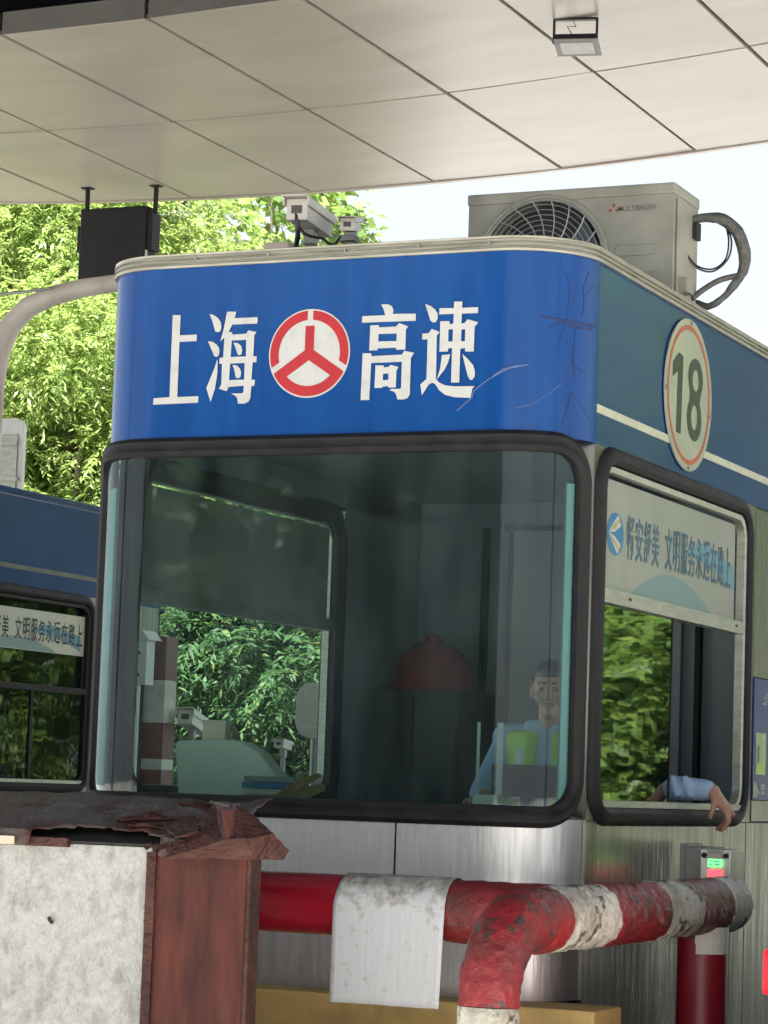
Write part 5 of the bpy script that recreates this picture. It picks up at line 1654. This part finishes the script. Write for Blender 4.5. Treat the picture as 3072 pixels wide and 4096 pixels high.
# ------------------------------------------------------------------ trees
def foliage(seed, lobes, sprays, leaves, ll, lw, droop, up=.25, inner=.55):
    rng = np.random.default_rng(seed)
    V_, F_ = [], []
    lb = np.array(lobes, float)
    wgt = lb[:, 3] ** 2
    idx = rng.choice(len(lb), sprays, p=wgt / wgt.sum())
    d = rng.normal(size=(sprays, 3))
    d /= np.linalg.norm(d, axis=1)[:, None]
    rad = inner + (1 - inner) * rng.random(sprays) ** .6
    rad *= 1 + .10 * rng.normal(size=sprays)
    sc_ = lb[idx, 3:4] * np.array([[1, 1, .85]])
    base = lb[idx, :3] + d * rad[:, None] * sc_
    ax_ = d * .7 + rng.normal(size=(sprays, 3)) * .45
    ax_[:, 2] += up
    ax_ /= np.linalg.norm(ax_, axis=1)[:, None]
    k = leaves
    f = (np.arange(k) + .5) / k
    tw = ll * 2.6
    pos = base[:, None, :] + ax_[:, None, :] * (f[None, :, None] * tw)
    pos[:, :, 2] -= droop * tw * (f[None, :] ** 2)
    side = np.cross(ax_, np.array([0, 0, 1.0]))
    side /= np.linalg.norm(side, axis=1)[:, None] + 1e-6
    sg = np.where(np.arange(k) % 2 == 0, 1.0, -1.0)
    dirl = ax_[:, None, :] * .55 + side[:, None, :] * sg[None, :, None] * .75 + rng.normal(size=(sprays, k, 3)) * .28
    dirl[:, :, 2] -= droop * .9 * rng.random((sprays, k)) + .1
    dirl /= np.linalg.norm(dirl, axis=2)[:, :, None]
    nrm = rng.normal(size=(sprays, k, 3)) * .5 + np.array([0, 0, 1.0]) + d[:, None, :] * .5
    wv = np.cross(dirl, nrm)
    wv /= np.linalg.norm(wv, axis=2)[:, :, None] + 1e-6
    L_ = ll * (.7 + .6 * rng.random((sprays, k, 1)))
    W_ = lw * (.7 + .6 * rng.random((sprays, k, 1)))
    nn_ = np.cross(wv, dirl)
    b0 = pos
    m1 = pos + dirl * L_ * .45 + wv * W_ * .5 + nn_ * W_ * .12
    m2 = pos + dirl * L_ * .45 - wv * W_ * .5 + nn_ * W_ * .12
    tp = pos + dirl * L_
    tp[:, :, 2] -= L_[:, :, 0] * .12
    return np.stack([b0, m1, tp, m2], axis=2).reshape(-1, 3)


def foliage_mesh(name, verts, m):
    n = len(verts) // 4
    me = bpy.data.meshes.new(name)
    me.vertices.add(len(verts))
    me.vertices.foreach_set('co', verts.astype(np.float32).ravel())
    me.loops.add(n * 4)
    me.loops.foreach_set('vertex_index', np.arange(n * 4, dtype=np.int32))
    me.polygons.add(n)
    me.polygons.foreach_set('loop_start', np.arange(n, dtype=np.int32) * 4)
    me.polygons.foreach_set('loop_total', np.full(n, 4, dtype=np.int32))
    me.update()
    me.validate()
    me.materials.append(M[m])
    return me


def crown_lobes(seed, r, h, n):
    rng = random.Random(seed)
    out = []
    for k in range(n):
        a = rng.uniform(0, 2 * PI)
        z = rng.uniform(-.85, .9)
        q = math.sqrt(max(.05, 1 - z * z)) * rng.uniform(.35, .75)
        out.append((r * q * math.cos(a), r * q * math.sin(a), h * z * .8, r * rng.uniform(.30, .46)))
    out.append((0, 0, 0, r * .5))
    return out


def make_tree(name, cat, label, base, centre, r, h, seed, m, sprays, leaves, ll, lw, droop, group=None, nl=16, mesh=None, trunk_r=.16):
    root = thing(name, label, cat, base, group)
    if mesh is None:
        mesh = foliage_mesh('crown', foliage(seed, crown_lobes(seed, r, h, nl), sprays, leaves, ll, lw, droop), m)
    o = bpy.data.objects.new('crown', mesh)
    COL.objects.link(o)
    o.parent = root
    o.location = Vector(centre) - Vector(base)
    b, c = Vector(base), Vector(centre)
    tk = MB().tube([b, b.lerp(c, .35) + Vector((.08, .05, 0)), b.lerp(c, .7) + Vector((-.05, .06, 0)), c + Vector((0, 0, h * .4))], [trunk_r, trunk_r * .8, trunk_r * .6, trunk_r * .15], 10)
    rng = random.Random(seed)
    for k in range(6):
        a = rng.uniform(0, 2 * PI)
        s = b.lerp(c, rng.uniform(.55, 1.0))
        e = c + Vector((math.cos(a) * r * .7, math.sin(a) * r * .7, rng.uniform(-.3, .6) * h))
        tk.tube([s, s.lerp(e, .5) + Vector((0, 0, .12)), e], [trunk_r * .4, trunk_r * .25, trunk_r * .08], 6)
    tk.build('trunk', 'bark', root, True)
    return root, mesh


def T(u, v, D):
    p = atD(u, v, D)
    return p


# bright feathery trees behind the booths
LA_ = dict(m='leaf_a', leaves=12, ll=.092, lw=.030, droop=.7, group='bright green trees behind the toll booths')
c = T(20, 780, 34)
_, ma = make_tree('roadside_tree', 'tree', 'tall bright green feathery tree above the left booth roof', (c.x, c.y, 0), c, 3.7, 4.2, 11, sprays=12500, nl=44, **LA_)
c = T(205, 790, 36)
_, mb2 = make_tree('roadside_tree', 'tree', 'rounded bright green tree behind the hanging black lane sign', (c.x, c.y, 0), c, 2.3, 2.65, 12, sprays=8000, nl=34, **LA_)
c = T(150, 960, 31)
make_tree('roadside_tree', 'tree', 'lower bright green tree just over the left booth band, right of the white board', (c.x, c.y, 0), c, 2.1, 2.3, 13, sprays=7000, nl=30, **LA_)
c = T(500, 850, 38)
make_tree('roadside_tree', 'tree', 'lighter green low tree showing just above the blue booth trim', (c.x, c.y, 0), c, 2.2, 2.5, 14, sprays=6000, nl=30, **LA_)
c = T(-150, 820, 38)
make_tree('roadside_tree', 'tree', 'bright green tree filling the far left edge under the canopy', (c.x, c.y, 0), c, 3.0, 4.2, 11, mesh=ma, sprays=0, **LA_)
# plane tree with sky between its leaves
c = T(600, 455, 44)
make_tree('plane_tree', 'tree', 'sparse broad leaved tree with sky showing through, behind the cameras', (c.x, c.y, 0), c, 1.75, .95, 21, m='leaf_b', sprays=190, leaves=5, ll=.20, lw=.18, droop=.35, nl=12, trunk_r=.10)
c = T(748, 490, 45)
make_tree('plane_tree', 'tree', 'small separate broad leaved crown top just behind the square camera', (c.x, c.y, 0), c, .42, .55, 22, m='leaf_b', sprays=55, leaves=5, ll=.17, lw=.15, droop=.35, nl=4, trunk_r=.07)
# dark shrubs behind the next lane, seen through the glass
LC = dict(m='leaf_c', leaves=12, ll=.135, lw=.036, droop=.55, group='dark shrubs behind the next lane', trunk_r=.07)
c = T(430, 1440, 31)
_, mc = make_tree('shrub', 'shrub', 'dark green narrow leaved shrub seen left of centre through the booth glass', (c.x, c.y, 0), c, 2.1, 2.2, 31, sprays=4200, nl=22, **LC)
c = T(600, 1440, 30)
_, md = make_tree('shrub', 'shrub', 'dark green shrub seen through the glass beside the rear window frame', (c.x, c.y, 0), c, 1.9, 2.1, 32, sprays=4000, nl=22, **LC)
c = T(520, 1330, 35)
make_tree('shrub', 'shrub', 'taller dark shrub behind the other two seen through the booth', (c.x, c.y, 0), c, 2.0, 2.2, 31, sprays=0, mesh=mc, **LC)
c = T(300, 1420, 32)
make_tree('shrub', 'shrub', 'dark shrub partly hidden behind the left booth', (c.x, c.y, 0), c, 1.5, 1.8, 32, sprays=0, mesh=md, **LC)
c = T(80, 1480, 32)
make_tree('shrub', 'shrub', 'dark shrub behind the dark windows of the left booth', (c.x, c.y, 0), c, 2.0, 2.2, 31, sprays=0, mesh=mc, **LC)
# the wood on the other side of the road, which the booth side mirrors
wv_ = []
for k_, (x, y, z, r) in enumerate(((2.5, 33, 4.6, 3.6), (6.5, 36, 6.0, 4.6), (11, 38, 7.5, 5.4), (4.5, 42, 8.5, 4.4), (16, 36, 6.5, 5.0), (3.5, 31, 1.8, 1.8), (8, 33, 1.9, 2.0), (9, 44, 10, 4.4))):
    vv = foliage(50 + k_, crown_lobes(50 + k_, r, r * 1.1, 14), 2800, 9, .26, .09, .5)
    wv_.append(vv + np.array([x, y, z]))
wd = bpy.data.objects.new('roadside_wood', foliage_mesh('roadside_wood', np.concatenate(wv_), 'leaf_b'))
COL.objects.link(wd)
tag(wd, 'belt of green trees on the right side of the road', 'wood', kind='stuff')
wv_ = []  # unseen trees added behind the camera, dense and dark for the front glass to mirror
for k_, (x, y, z, r) in enumerate(((-9, -24, 4, 4.5), (-14, -25, 4.5, 5.0), (-19, -23, 4, 4.5), (-24, -26, 5, 5.0), (-11, -28, 7.5, 4.5), (-17, -28, 8, 4.5))):
    vv = foliage(70 + k_, crown_lobes(70 + k_, r, r * 1.0, 14), 1500, 9, .55, .36, .5, inner=.3)
    wv_.append(vv + np.array([x, y, z]))
wd = bpy.data.objects.new('roadside_wood', foliage_mesh('roadside_wood', np.concatenate(wv_), 'leaf_c'))
COL.objects.link(wd)
tag(wd, 'unseen dark belt of trees beside the approach road', 'wood', kind='stuff')

for o in bpy.data.objects:
    if '_base' in o:
        del o['_base']
